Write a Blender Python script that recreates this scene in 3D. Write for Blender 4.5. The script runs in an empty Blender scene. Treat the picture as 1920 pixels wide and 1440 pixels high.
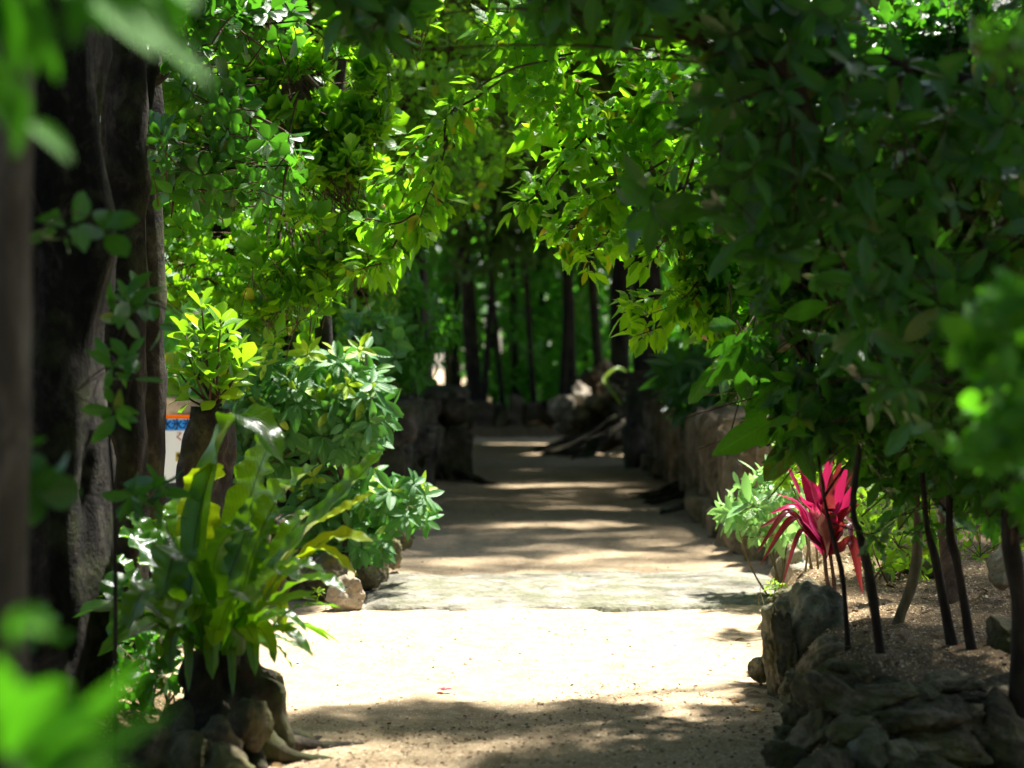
import bpy, bmesh, math, random
import numpy as np
from mathutils import Vector, noise as mnoise

random.seed(7)
R = np.random.default_rng(11)
PI = math.pi
scene = bpy.context.scene
col = scene.collection

# ------------------------------------------------------------------ camera
FPX = 3733.0            # focal length in pixels of the 1920 px wide photograph (70 mm)
EYE = 1.5
cam_d = bpy.data.cameras.new('camera')
cam = bpy.data.objects.new('camera', cam_d); col.objects.link(cam)
cam.location = (0, 0, EYE)
cam.rotation_euler = (math.radians(90 - 0.46), 0, 0)
cam_d.lens = 70; cam_d.sensor_width = 36
cam_d.clip_start = 0.05; cam_d.clip_end = 2000
cam_d.dof.use_dof = True
cam_d.dof.focus_distance = 10.4
cam_d.dof.aperture_fstop = 1.9
scene.camera = cam

# ------------------------------------------------------------------ light
SUN_EL, SUN_AZ = 62.0, 40.0        # azimuth measured from the view direction (+Y) towards +X
el, az = math.radians(SUN_EL), math.radians(SUN_AZ)
SUN = np.array([math.cos(el)*math.sin(az), math.cos(el)*math.cos(az), math.sin(el)])
world = bpy.data.worlds.new('World'); scene.world = world
world.use_nodes = True
wn = world.node_tree.nodes; wl = world.node_tree.links
sky = wn.new('ShaderNodeTexSky'); sky.sky_type = 'NISHITA'; sky.sun_disc = False
sky.sun_elevation = el; sky.sun_rotation = az
sky.air_density = 1.0; sky.dust_density = 2.0
wn['Background'].inputs['Strength'].default_value = 0.07
wl.new(sky.outputs[0], wn['Background'].inputs['Color'])
sl = bpy.data.lights.new('sun', 'SUN'); sl.energy = 5.0; sl.angle = math.radians(3.0)
sl.color = (1.0, 0.97, 0.91)
sun = bpy.data.objects.new('sun', sl); col.objects.link(sun)
sun.location = (5, 10, 20)
sun.rotation_euler = Vector(SUN.tolist()).to_track_quat('Z', 'Y').to_euler()

scene.view_settings.view_transform = 'Standard'
scene.view_settings.look = 'None'
scene.view_settings.exposure = 2.0
scene.view_settings.gamma = 1
cy = scene.cycles
cy.use_denoising = True
cy.max_bounces = 7; cy.diffuse_bounces = 5; cy.glossy_bounces = 2; cy.transmission_bounces = 3
cy.sample_clamp_indirect = 6.0
cy.use_adaptive_sampling = True
cy.adaptive_threshold = 0.02

# ------------------------------------------------------------------ small helpers
def P(px, py, d):
    """world point at depth d seen at pixel (px, py) of the 1920x1440 photograph"""
    return np.array([(px-960)/FPX*d, d, EYE - (py-690)/FPX*d])

def tag(o, label=None, cat=None, group=None, kind=None):
    if label: o['label'] = label
    if cat: o['category'] = cat
    if group: o['group'] = group
    if kind: o['kind'] = kind
    return o

def empty(name, loc, label, cat, group=None):
    o = bpy.data.objects.new(name, None); col.objects.link(o)
    o.location = tuple(float(v) for v in loc); o.empty_display_size = 0.1
    return tag(o, label, cat, group)

class MB:
    """collects quads, builds one mesh object"""
    def __init__(s): s.v = []; s.f = []; s.a = []; s.n = 0; s.m = []
    def add(s, v, f, a=None, mi=0):
        v = np.asarray(v, float).reshape(-1, 3); f = np.asarray(f, np.int64).reshape(-1, 4)
        s.v.append(v); s.f.append(f + s.n); s.n += len(v)
        if a is None: a = np.zeros((len(v), 3))
        s.a.append(a); s.m.append(np.full(len(f), mi, np.int32))
    def build(s, name, mats, parent=None, smooth=True):
        me = bpy.data.meshes.new(name)
        v = np.concatenate(s.v); f = np.concatenate(s.f); a = np.concatenate(s.a); m = np.concatenate(s.m)
        off = np.zeros(3)
        if parent is not None: off = np.array(parent['_w'] if '_w' in parent else parent.location)
        v = v - off
        me.vertices.add(len(v)); me.vertices.foreach_set('co', v.astype(np.float32).ravel())
        me.loops.add(len(f)*4); me.loops.foreach_set('vertex_index', f.astype(np.int32).ravel())
        me.polygons.add(len(f)); me.polygons.foreach_set('loop_start', np.arange(0, len(f)*4, 4, dtype=np.int32))
        me.polygons.foreach_set('material_index', m)
        me.polygons.foreach_set('use_smooth', np.full(len(f), smooth, bool))
        at = me.attributes.new('lf', 'FLOAT_VECTOR', 'POINT'); at.data.foreach_set('vector', a.astype(np.float32).ravel())
        for mm in (mats if isinstance(mats, (list, tuple)) else [mats]): me.materials.append(mm)
        me.update(calc_edges=True); me.validate()
        o = bpy.data.objects.new(name, me); col.objects.link(o)
        if parent is not None: o.parent = parent
        return o

def norm(v):
    v = np.asarray(v, float)
    return v/np.maximum(np.linalg.norm(v, axis=-1, keepdims=True), 1e-9)

# ------------------------------------------------------------------ materials
def new_mat(name):
    m = bpy.data.materials.new(name); m.use_nodes = True
    nt = m.node_tree
    for n in list(nt.nodes): nt.nodes.remove(n)
    out = nt.nodes.new('ShaderNodeOutputMaterial')
    return m, nt, out

def mathn(nt, op, a, b=None, clamp=False):
    n = nt.nodes.new('ShaderNodeMath'); n.operation = op; n.use_clamp = clamp
    for i, x in enumerate((a, b)):
        if x is None: continue
        if isinstance(x, (int, float)): n.inputs[i].default_value = x
        else: nt.links.new(x, n.inputs[i])
    return n.outputs[0]

def mixc(nt, fac, a, b, mode='MIX'):
    n = nt.nodes.new('ShaderNodeMix'); n.data_type = 'RGBA'; n.blend_type = mode
    for i, x in ((0, fac), (6, a), (7, b)):
        if isinstance(x, (int, float)): n.inputs[i].default_value = x
        elif isinstance(x, tuple): n.inputs[i].default_value = (*x, 1)
        else: nt.links.new(x, n.inputs[i])
    return n.outputs[2]

def ramp(nt, fac, stops):
    n = nt.nodes.new('ShaderNodeValToRGB')
    e = n.color_ramp.elements
    while len(e) > 1: e.remove(e[-1])
    e[0].position = stops[0][0]; e[0].color = (*stops[0][1], 1)
    for p, c in stops[1:]:
        x = e.new(p); x.color = (*c, 1)
    nt.links.new(fac, n.inputs[0]); return n.outputs[0]

def noise_t(nt, scale, detail=4, rough=.55, vec=None, dist=0):
    n = nt.nodes.new('ShaderNodeTexNoise'); n.inputs['Scale'].default_value = scale
    n.inputs['Detail'].default_value = detail; n.inputs['Roughness'].default_value = rough
    n.inputs['Distortion'].default_value = dist
    if vec is not None: nt.links.new(vec, n.inputs['Vector'])
    return n.outputs['Fac']

def leaf_mat(name, dark, light, trans, tfac=.42, rough=.38, spec=.5, old=None, old_at=.96, veins=14, coat=0.0, rib=.25, ribcol=None):
    m, nt, out = new_mat(name)
    at = nt.nodes.new('ShaderNodeAttribute'); at.attribute_name = 'lf'
    sp = nt.nodes.new('ShaderNodeSeparateXYZ'); nt.links.new(at.outputs['Vector'], sp.inputs[0])
    r, u, t = sp.outputs
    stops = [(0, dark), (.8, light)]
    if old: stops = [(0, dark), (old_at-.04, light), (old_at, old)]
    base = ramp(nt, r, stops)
    geo = nt.nodes.new('ShaderNodeNewGeometry')
    nz = noise_t(nt, 18, 3, .6, geo.outputs['Position'])
    base = mixc(nt, mathn(nt, 'MULTIPLY', nz, .5), base, mixc(nt, 1.0, base, (.55, .6, .5), 'MULTIPLY'))
    au = mathn(nt, 'ABSOLUTE', u)
    ribm = mathn(nt, 'LESS_THAN', au, .07)
    vv = mathn(nt, 'SINE', mathn(nt, 'MULTIPLY', mathn(nt, 'SUBTRACT', t, mathn(nt, 'MULTIPLY', au, .22)), veins*6.283))
    vm = mathn(nt, 'GREATER_THAN', vv, .9)
    mask = mathn(nt, 'MULTIPLY', mathn(nt, 'MAXIMUM', ribm, mathn(nt, 'MULTIPLY', vm, .4)), rib)
    base = mixc(nt, mask, base, ribcol or (.3, .42, .12))
    pb = nt.nodes.new('ShaderNodeBsdfPrincipled')
    nt.links.new(base, pb.inputs['Base Color'])
    pb.inputs['Roughness'].default_value = rough; pb.inputs['Specular IOR Level'].default_value = spec
    pb.inputs['Coat Weight'].default_value = coat; pb.inputs['Coat Roughness'].default_value = .22
    bp = nt.nodes.new('ShaderNodeBump'); bp.inputs['Strength'].default_value = .35; bp.inputs['Distance'].default_value = .004
    nt.links.new(mathn(nt, 'ADD', mathn(nt, 'MULTIPLY', vv, .5), mathn(nt, 'MULTIPLY', nz, 1.0)), bp.inputs['Height'])
    nt.links.new(bp.outputs[0], pb.inputs['Normal'])
    tr = nt.nodes.new('ShaderNodeBsdfTranslucent')
    tc = mixc(nt, mathn(nt, 'MULTIPLY', r, .5), trans, mixc(nt, .6, trans, base))
    tc = mixc(nt, mathn(nt, 'MULTIPLY', mask, .6), tc, (.05, .09, .01))
    nt.links.new(tc, tr.inputs['Color'])
    mx = nt.nodes.new('ShaderNodeMixShader'); mx.inputs[0].default_value = tfac
    nt.links.new(pb.outputs[0], mx.inputs[1]); nt.links.new(tr.outputs[0], mx.inputs[2])
    nt.links.new(mx.outputs[0], out.inputs['Surface'])
    return m

YEL = (.5, .2, .01)
M = {}
M['hedge'] = leaf_mat('rounded_hedge_leaf', (.022, .10, .012), (.085, .26, .014), (.36, .80, .010), .50, .36, .5, (.5, .42, .02), .95, 9)
M['hibiscus'] = leaf_mat('serrated_arch_leaf', (.035, .14, .010), (.085, .26, .012), (.30, .74, .010), .50, .42, .4, (.6, .22, .01), .975, 7)
M['dark'] = leaf_mat('dark_glossy_leaf', (.012, .055, .014), (.045, .15, .018), (.11, .42, .014), .38, .30, .5, (.18, .14, .02), .97, 9)
M['fig'] = leaf_mat('pale_ribbed_leaf', (.03, .13, .035), (.075, .235, .05), (.15, .48, .04), .32, .45, .35, (.34, .50, .04), .9, 8, rib=.45)
M['vari'] = leaf_mat('variegated_leaf', (.08, .30, .06), (.36, .52, .22), (.35, .7, .15), .35, .45, .4, None, .9, 6)
M['fern'] = leaf_mat('fern_frond_green', (.014, .065, .010), (.05, .17, .010), (.25, .58, .006), .38, .22, .6, None, .9, 26, coat=.25, rib=.9, ribcol=(.02, .02, .01))
M['fern_old'] = leaf_mat('fern_frond_yellow', (.12, .24, .01), (.22, .33, .012), (.50, .70, .01), .5, .4, .4, None, .9, 20, rib=.8, ribcol=(.10, .05, .02))
M['fore'] = leaf_mat('foreground_leaf', (.04, .17, .01), (.07, .24, .015), (.11, .46, .01), .42, .55, .12, None, .9, 8)
M['clump'] = leaf_mat('bright_small_leaf', (.05, .19, .02), (.10, .30, .015), (.17, .58, .015), .45, .4, .4, None, .9, 6)
M['canopy'] = leaf_mat('canopy_leaf', (.03, .09, .012), (.06, .16, .015), (.10, .26, .012), .25, .45, .3, None, .9, 5)
M['wood_leaf'] = leaf_mat('woodland_leaf', (.03, .13, .02), (.09, .28, .025), (.16, .55, .03), .42, .45, .3, None, .9, 5)
M['bush'] = leaf_mat('bush_leaf', (.06, .2, .01), (.2, .4, .02), (.4, .75, .02), .45, .4, .4, (.6, .4, .02), .96, 6)
M['pink'] = leaf_mat('cordyline_pink', (.26, .012, .065), (.50, .02, .14), (.62, .02, .11), .4, .35, .5, None, .9, 3, rib=.3, ribcol=(.3, .0, .03))
M['maroon'] = leaf_mat('cordyline_maroon', (.05, .012, .016), (.15, .022, .03), (.32, .03, .03), .35, .35, .5, None, .9, 3, rib=.3, ribcol=(.35, .1, .05))
M['fallen'] = leaf_mat('fallen_yellow_leaf', (.55, .28, .02), (.7, .36, .02), (.6, .3, .02), .2, .5, .3, None, .9, 5)
M['petal'] = leaf_mat('red_petal', (.6, .01, .05), (.7, .02, .07), (.7, .02, .05), .3, .5, .3, None, .9, 2)

def bark_mat(name, c1, c2, c3, moss=.3, scale=5, bump=.5, stretch=.25):
    m, nt, out = new_mat(name)
    tc = nt.nodes.new('ShaderNodeTexCoord'); mp = nt.nodes.new('ShaderNodeMapping')
    mp.inputs['Scale'].default_value = (1, 1, stretch)
    nt.links.new(tc.outputs['Object'], mp.inputs[0])
    n1 = noise_t(nt, scale, 6, .65, mp.outputs[0], .6)
    n2 = noise_t(nt, scale*5, 5, .7, mp.outputs[0], .3)
    n3 = noise_t(nt, scale*.55, 4, .6, tc.outputs['Object'])
    base = ramp(nt, n1, [(.32, c1), (.52, c2), (.68, c3)])
    base = mixc(nt, mathn(nt, 'MULTIPLY', n2, .7), base, mixc(nt, 1.0, base, (.35, .33, .3), 'MULTIPLY'))
    mm = ramp(nt, n3, [(.5, (0, 0, 0)), (.62, (1, 1, 1))])
    base = mixc(nt, mathn(nt, 'MULTIPLY', mm, moss), base, (.06, .075, .02))
    pb = nt.nodes.new('ShaderNodeBsdfPrincipled'); nt.links.new(base, pb.inputs['Base Color'])
    pb.inputs['Roughness'].default_value = .9; pb.inputs['Specular IOR Level'].default_value = .2
    bp = nt.nodes.new('ShaderNodeBump'); bp.inputs['Strength'].default_value = bump; bp.inputs['Distance'].default_value = .02
    nt.links.new(mathn(nt, 'ADD', n1, mathn(nt, 'MULTIPLY', n2, .6)), bp.inputs['Height'])
    nt.links.new(bp.outputs[0], pb.inputs['Normal']); nt.links.new(pb.outputs[0], out.inputs['Surface'])
    return m
M['bark'] = bark_mat('dark_blotched_bark', (.008, .008, .006), (.024, .020, .015), (.085, .076, .056), .4, 8, 1.0, .7)
M['pale_bark'] = bark_mat('pale_bark', (.03, .025, .018), (.13, .11, .08), (.34, .31, .24), .2, 7, .8)
M['twig'] = bark_mat('brown_twig', (.05, .03, .018), (.11, .07, .045), (.2, .14, .09), .1, 12, .3, 1)
M['stem'] = bark_mat('dark_sapling_bark', (.02, .016, .015), (.05, .038, .03), (.10, .08, .06), .2, 14, .4)
M['tan_stem'] = bark_mat('tan_stem', (.10, .075, .04), (.22, .17, .09), (.32, .26, .15), .25, 14, .3)
M['root'] = bark_mat('root_wood', (.014, .012, .008), (.05, .04, .026), (.13, .105, .075), .6, 7, 1.0, .6)

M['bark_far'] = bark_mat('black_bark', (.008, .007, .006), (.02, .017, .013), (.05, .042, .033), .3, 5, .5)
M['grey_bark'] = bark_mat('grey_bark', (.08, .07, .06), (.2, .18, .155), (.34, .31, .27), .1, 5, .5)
def rock_mat(name, c1, c2, c3, moss=.5, scale=4, bump=.8, mosscol=(.055, .065, .012), z0=None):
    m, nt, out = new_mat(name)
    tc = nt.nodes.new('ShaderNodeNewGeometry'); vec = tc.outputs['Position']
    n1 = noise_t(nt, scale, 8, .68, vec, .4)
    n2 = noise_t(nt, scale*7, 6, .7, vec)
    n3 = noise_t(nt, scale*.8, 5, .6, vec, .5)
    vo = nt.nodes.new('ShaderNodeTexVoronoi'); vo.inputs['Scale'].default_value = scale*6; nt.links.new(vec, vo.inputs['Vector'])
    base = ramp(nt, n1, [(.33, c1), (.52, c2), (.7, c3)])
    pits = ramp(nt, vo.outputs['Distance'], [(.0, (.25, .25, .25)), (.28, (1, 1, 1))])
    base = mixc(nt, .75, base, pits, 'MULTIPLY')
    base = mixc(nt, mathn(nt, 'MULTIPLY', n2, .6), base, mixc(nt, 1.0, base, (.4, .38, .33), 'MULTIPLY'))
    mm = ramp(nt, n3, [(.46, (0, 0, 0)), (.60, (1, 1, 1))])
    base = mixc(nt, mathn(nt, 'MULTIPLY', mm, moss), base, mosscol)
    pb = nt.nodes.new('ShaderNodeBsdfPrincipled'); nt.links.new(base, pb.inputs['Base Color'])
    pb.inputs['Roughness'].default_value = .92; pb.inputs['Specular IOR Level'].default_value = .2
    bp = nt.nodes.new('ShaderNodeBump'); bp.inputs['Strength'].default_value = bump; bp.inputs['Distance'].default_value = .02
    h = mathn(nt, 'ADD', mathn(nt, 'ADD', n1, mathn(nt, 'MULTIPLY', n2, .5)), mathn(nt, 'MULTIPLY', vo.outputs['Distance'], .5))
    nt.links.new(h, bp.inputs['Height']); nt.links.new(bp.outputs[0], pb.inputs['Normal'])
    nt.links.new(pb.outputs[0], out.inputs['Surface'])
    return m
M['rock'] = rock_mat('mossy_coral_rock', (.06, .05, .032), (.22, .185, .11), (.42, .36, .24), .6, 6, 1.0, (.10, .11, .022))
M['rock_grey'] = rock_mat('grey_green_rock', (.08, .08, .055), (.22, .215, .15), (.42, .40, .31), .5, 5, .9, (.10, .11, .03))
M['rock_dark'] = rock_mat('dark_mossy_rock', (.035, .03, .02), (.13, .11, .068), (.28, .235, .15), .6, 6, 1.0, (.075, .085, .02))
M['rock_pale'] = rock_mat('pale_limestone', (.22, .18, .12), (.42, .36, .27), (.6, .55, .45), .15, 6, .6)
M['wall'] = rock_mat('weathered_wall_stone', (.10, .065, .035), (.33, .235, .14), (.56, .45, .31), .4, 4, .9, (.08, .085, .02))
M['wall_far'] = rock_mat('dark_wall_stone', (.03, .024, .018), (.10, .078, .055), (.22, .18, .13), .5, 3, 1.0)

def soil_mat(name, a, b, c, fleck, fleck_amt, scale=3):
    m, nt, out = new_mat(name)
    g = nt.nodes.new('ShaderNodeNewGeometry'); vec = g.outputs['Position']
    n1 = noise_t(nt, scale*.35, 6, .6, vec); n2 = noise_t(nt, scale*14, 6, .75, vec); n3 = noise_t(nt, scale*3, 5, .65, vec, .5)
    vo = nt.nodes.new('ShaderNodeTexVoronoi'); vo.inputs['Scale'].default_value = 75; nt.links.new(vec, vo.inputs['Vector'])
    vo2 = nt.nodes.new('ShaderNodeTexVoronoi'); vo2.inputs['Scale'].default_value = 160; nt.links.new(vec, vo2.inputs['Vector'])
    base = ramp(nt, n3, [(.35, a), (.55, b), (.72, c)])
    base = mixc(nt, mathn(nt, 'MULTIPLY', n1, .4), base, c)
    base = mixc(nt, mathn(nt, 'MULTIPLY', n2, .8), base, mixc(nt, 1.0, base, (.42, .4, .38), 'MULTIPLY'))
    sp = nt.nodes.new('ShaderNodeSeparateColor'); nt.links.new(vo.outputs['Color'], sp.inputs[0])
    f1 = mathn(nt, 'MULTIPLY', mathn(nt, 'LESS_THAN', vo.outputs['Distance'], .42), mathn(nt, 'GREATER_THAN', sp.outputs[0], 1-fleck_amt))
    sp2 = nt.nodes.new('ShaderNodeSeparateColor'); nt.links.new(vo2.outputs['Color'], sp2.inputs[0])
    f2 = mathn(nt, 'MULTIPLY', mathn(nt, 'LESS_THAN', vo2.outputs['Distance'], .4), mathn(nt, 'GREATER_THAN', sp2.outputs[1], 1-fleck_amt*1.3))
    ff = mathn(nt, 'MAXIMUM', mathn(nt, 'MULTIPLY', f1, .8), mathn(nt, 'MULTIPLY', f2, .6))
    base = mixc(nt, ff, base, fleck)
    pb = nt.nodes.new('ShaderNodeBsdfPrincipled'); nt.links.new(base, pb.inputs['Base Color'])
    pb.inputs['Roughness'].default_value = .95; pb.inputs['Specular IOR Level'].default_value = .15
    bp = nt.nodes.new('ShaderNodeBump'); bp.inputs['Strength'].default_value = .6; bp.inputs['Distance'].default_value = .012
    nt.links.new(mathn(nt, 'ADD', mathn(nt, 'ADD', n3, n2), mathn(nt, 'MULTIPLY', ff, .6)), bp.inputs['Height'])
    nt.links.new(bp.outputs[0], pb.inputs['Normal']); nt.links.new(pb.outputs[0], out.inputs['Surface'])
    return m
M['path'] = soil_mat('sandy_path_soil', (.34, .235, .13), (.49, .365, .215), (.62, .485, .32), (.72, .61, .44), .14)
M['soil'] = soil_mat('bed_soil', (.09, .062, .034), (.17, .115, .06), (.26, .18, .10), (.55, .42, .22), .26)

def plain(name, c, rough=.6):
    m, nt, out = new_mat(name)
    pb = nt.nodes.new('ShaderNodeBsdfPrincipled')
    g = nt.nodes.new('ShaderNodeNewGeometry'); n = noise_t(nt, 30, 3, .5, g.outputs['Position'])
    nt.links.new(mixc(nt, mathn(nt, 'MULTIPLY', n, .25), c, tuple(x*.7 for x in c)), pb.inputs['Base Color'])
    pb.inputs['Roughness'].default_value = rough
    nt.links.new(pb.outputs[0], out.inputs['Surface']); return m
def cloth(name, c):
    m, nt, out = new_mat(name); g = nt.nodes.new('ShaderNodeNewGeometry'); n = noise_t(nt, 14, 3, .5, g.outputs['Position'])
    cc = mixc(nt, mathn(nt, 'MULTIPLY', n, .25), c, tuple(x*.75 for x in c))
    a = nt.nodes.new('ShaderNodeBsdfDiffuse'); b = nt.nodes.new('ShaderNodeBsdfTranslucent'); mx = nt.nodes.new('ShaderNodeMixShader'); mx.inputs[0].default_value = .5
    nt.links.new(cc, a.inputs[0]); nt.links.new(cc, b.inputs[0]); nt.links.new(a.outputs[0], mx.inputs[1]); nt.links.new(b.outputs[0], mx.inputs[2]); nt.links.new(mx.outputs[0], out.inputs['Surface']); return m
M['white'] = cloth('white_cloth', (.8, .79, .75)); M['blue'] = cloth('blue_cloth', (.16, .5, .8)); M['orange'] = cloth('orange_cloth', (.85, .32, .02))
M['navy'] = plain('navy_ink', (.01, .02, .08)); M['red'] = plain('red_ink', (.6, .12, .06)); M['yellow'] = plain('yellow_tag', (.8, .6, .03))
M['litter'] = soil_mat('pale_litter', (.36, .26, .14), (.46, .35, .2), (.6, .48, .3), (.6, .5, .3), .1)
# ------------------------------------------------------------------ terrain
LE = [(0, -1.0), (7.3, -.98), (8.7, -1.1), (9.3, -1.9), (9.9, -4.5), (11.7, -4.5), (12.3, -2.0), (12.7, -1.45), (15, -.97), (18, -.88), (26, -.98), (31, -.93), (40, -.75), (43, -.8)]
RE = [(0, 1.15), (6.2, 1.25), (7.5, 1.12), (8.75, 1.14), (11, 1.38), (12.2, 1.62), (15, 1.9), (18, 1.86), (26, 2.05), (31, 1.95), (40, 2.3), (43, 2.3)]
def le(y): return np.interp(y, *zip(*LE))
def re_(y): return np.interp(y, *zip(*RE))
def wob(x, y):
    return .018*np.sin(x*2.1+y*.7)+.012*np.sin(x*5.3-y*3.1+1)+.008*np.sin(x*11+y*7.7)+.006*np.sin(y*19-x*13)
def ss(a, b, x):
    t = np.clip((x-a)/(b-a), 0, 1); return t*t*(3-2*t)
def gz(x, y):
    x = np.asarray(x, float); y = np.asarray(y, float)
    e = .07*np.sin(y*3.1)+.05*np.sin(y*7.3+2)
    dr = x-(re_(y)+e); dl = (le(y)-e)-x
    z = np.where(y > 43, .05, -.05) + wob(x, y)*.6
    rb = np.where(y < 13.5, .33, .32); z = z + (ss(-.02, .32, dr)*rb + ss(0, .12, dr)*.05)*(.06+.94*ss(7.2, 8.0, y-.12*np.sin(x*4)))
    z = z + ss(0, .10, dl)*.07 + ss(.1, .9, dl)*.13
    z = z + ss(42.6, 44, y)*.35 + ss(3, 12, np.abs(x))*.3
    return z
DN = [(random.uniform(-1.1, 1.7), random.uniform(6.5, 24), random.uniform(.05, .13), random.uniform(.006, .016)) for _ in range(130)]
def pz(x, y):
    z = .006 + .5*wob(x, y)
    for a, b, r, h in DN: z = z - h*np.exp(-((x-a)**2+((y-b)*.6)**2)/r**2)
    return z

def build_ground():
    xs = np.concatenate([[-400, -200, -100, -50, -25, -15, -10], np.arange(-7, -2.5, .25), np.arange(-2.5, 3.6, .06), np.arange(3.6, 8, .3), [10, 15, 25, 50, 100, 200, 400]])
    ys = np.concatenate([[-200, -80, -30, -10, -3, 0], np.arange(1, 6, .2), np.arange(6, 16, .06), np.arange(16, 46, .2), np.arange(46, 80, 2), [100, 150, 250, 500]])
    X, Y = np.meshgrid(xs, ys); Z = gz(X, Y)
    fine = .012*R.normal(size=X.shape)*(np.abs(X) < 4)
    Z = Z + fine
    V = np.stack([X, Y, Z], -1).reshape(-1, 3); nx, ny = len(xs), len(ys)
    i = np.arange(ny-1)[:, None]*nx + np.arange(nx-1)[None]
    F = np.stack([i, i+1, i+1+nx, i+nx], -1).reshape(-1, 4)
    b = MB(); b.add(V, F); o = b.build('ground', M['soil']); tag(o, kind='structure')
    ys = np.concatenate([np.arange(-3, 6, .3), np.arange(6, 16, .05), np.arange(16, 43.3, .15)])
    us = np.linspace(0, 1, 90)
    V = []
    for y in ys:
        x0, x1 = le(y)-.3, re_(y)+.3
        x = x0+(x1-x0)*us
        V.append(np.stack([x, np.full_like(x, y), pz(x, y)], -1))
    V = np.concatenate(V); V[:, 2] += .002*R.normal(size=len(V)); nx = 90; ny = len(ys)
    i = np.arange(ny-1)[:, None]*nx + np.arange(nx-1)[None]
    F = np.stack([i, i+1, i+1+nx, i+nx], -1).reshape(-1, 4)
    b = MB(); b.add(V, F); o = b.build('path', M['path']); tag(o, kind='structure')
build_ground()
def pale_gap_sheet():  # pale sheet added so the gap in the far wood looks bright
    xs = np.linspace(-70, 70, 60); ys = np.linspace(86, 300, 60); X, Y = np.meshgrid(xs, ys); Z = gz(X, Y)+.25+.02*R.normal(size=X.shape)
    i = np.arange(59)[:, None]*60+np.arange(59)[None]; F = np.stack([i, i+1, i+61, i+60], -1).reshape(-1, 4)
    b = MB(); b.add(np.stack([X, Y, Z], -1).reshape(-1, 3), F); tag(b.build('pale_gap_sheet', M['path']), kind='structure')
pale_gap_sheet()
def surf(x, y): return float(max(gz(x, y), pz(x, y) if (le(y)-.3 < x < re_(y)+.3 and -3 < y < 43.2) else -9))

# ------------------------------------------------------------------ sun gaps in the canopy
GAPS = [ # x0, x1, y0, y1, feather, feather on the far side, openness (ground patches the sun reaches)
    (-1.6, 1.25, 8.3, 9.3, .4, .2, 1), (-3.6, 1.35, 9.0, 11.0, .25, .2, 1), (-3.2, 2.0, 11.0, 12.8, .35, 6.5, 1),
    (-1.2, -.6, 7.12, 7.45, .08, .08, 1), (1.25, 1.75, 8.8, 10.2, .15, .15, 1), (-.95, 1.3, 6.6, 8.4, .3, .3, .8)]
FLECKS = [(.35, 25.3, .75, .35), (1.0, 21.3, .5, .3), (.6, 18.9, .8, .35), (.9, 34.5, .7, .5), (-1.23, 2.2, .75, .75), (.19, 2.5, .3, .3), (.7, 3.65, .4, .35), (-.91, 1.67, .5, .4), (.9, 7.0, .15, .15), (1.6, 7.6, .2, .2), (2.3, 8.2, .25, .25), (1.9, 6.8, .2, .2), (2.6, 7.2, .3, .2),
          (-2.75, 14.75, .6, .6), (.92, 36.9, .5, .5), (1.9, 33.8, .35, .6), (.3, 39, .8, .5), (-2.4, 50, 1.2, 1.4), (2.2, 52, 1.2, 1.4), (.3, 57, 1.1, 1.4), (-4.5, 45, .9, 1), (.1, 29, .5, .3), (1.8, 14.6, .4, .5), (-1.75, 13, .5, .8)]
def lit(p):
    """probability that the sun line through p is left open"""
    g = p[:, :2] - SUN[None, :2]/SUN[2]*p[:, 2:3]
    out = np.zeros(len(p))
    for x0, x1, y0, y1, f, f2, wt in GAPS:
        d = np.minimum(np.minimum(g[:, 0]-x0, x1-g[:, 0]), g[:, 1]-y0)
        out = np.maximum(out, wt*np.minimum(np.clip(d/f+1, 0, 1), np.clip((y1-g[:, 1])/f2+1, 0, 1)**.28))
    for x, y, rx, ry in FLECKS:
        d = 1-np.sqrt(((g[:, 0]-x)/rx)**2+((g[:, 1]-y)/ry)**2)
        out = np.maximum(out, np.clip(d/.25+1, 0, 1))
    return out
def open_sun(p): return R.random(len(p)) > lit(p)

# ------------------------------------------------------------------ leaves
def leaf_tpl(kind, seg=4, fold=.25, curl=.18, cols=3, teeth=0, wave=0):
    t = np.linspace(0, 1, seg+1)
    if kind == 'obovate': w = .30*np.sin(PI*np.clip(t**1.35, 0, 1))**.62*(.75+.35*t)
    elif kind == 'ovate': w = .27*np.sin(PI*t**.72)**.9
    elif kind == 'elliptic': w = .20*np.sin(PI*t)**.75
    elif kind == 'lance': w = .11*np.sin(PI*t**.8)**.8
    elif kind == 'round': w = .38*np.sin(PI*t**1.15)**.6
    if teeth: w = w*(1+teeth*np.where(np.arange(seg+1) % 2, 1, -1))
    w[0] = .02; w[-1] = .012
    us = np.linspace(-1, 1, cols)
    T, U = np.meshgrid(t, us, indexing='ij'); W = w[:, None]
    X = U*W; Y = T - .0*U; Z = fold*np.abs(U)*W*1.0 - curl*T**2 + wave*np.sin(T*17+U)*np.abs(U)*W
    V = np.stack([X, Y, Z], -1).reshape(-1, 3)
    i = np.arange(seg)[:, None]*cols+np.arange(cols-1)[None]
    F = np.stack([i, i+1, i+1+cols, i+cols], -1).reshape(-1, 4)
    return V, F, U.ravel(), T.ravel()

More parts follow.
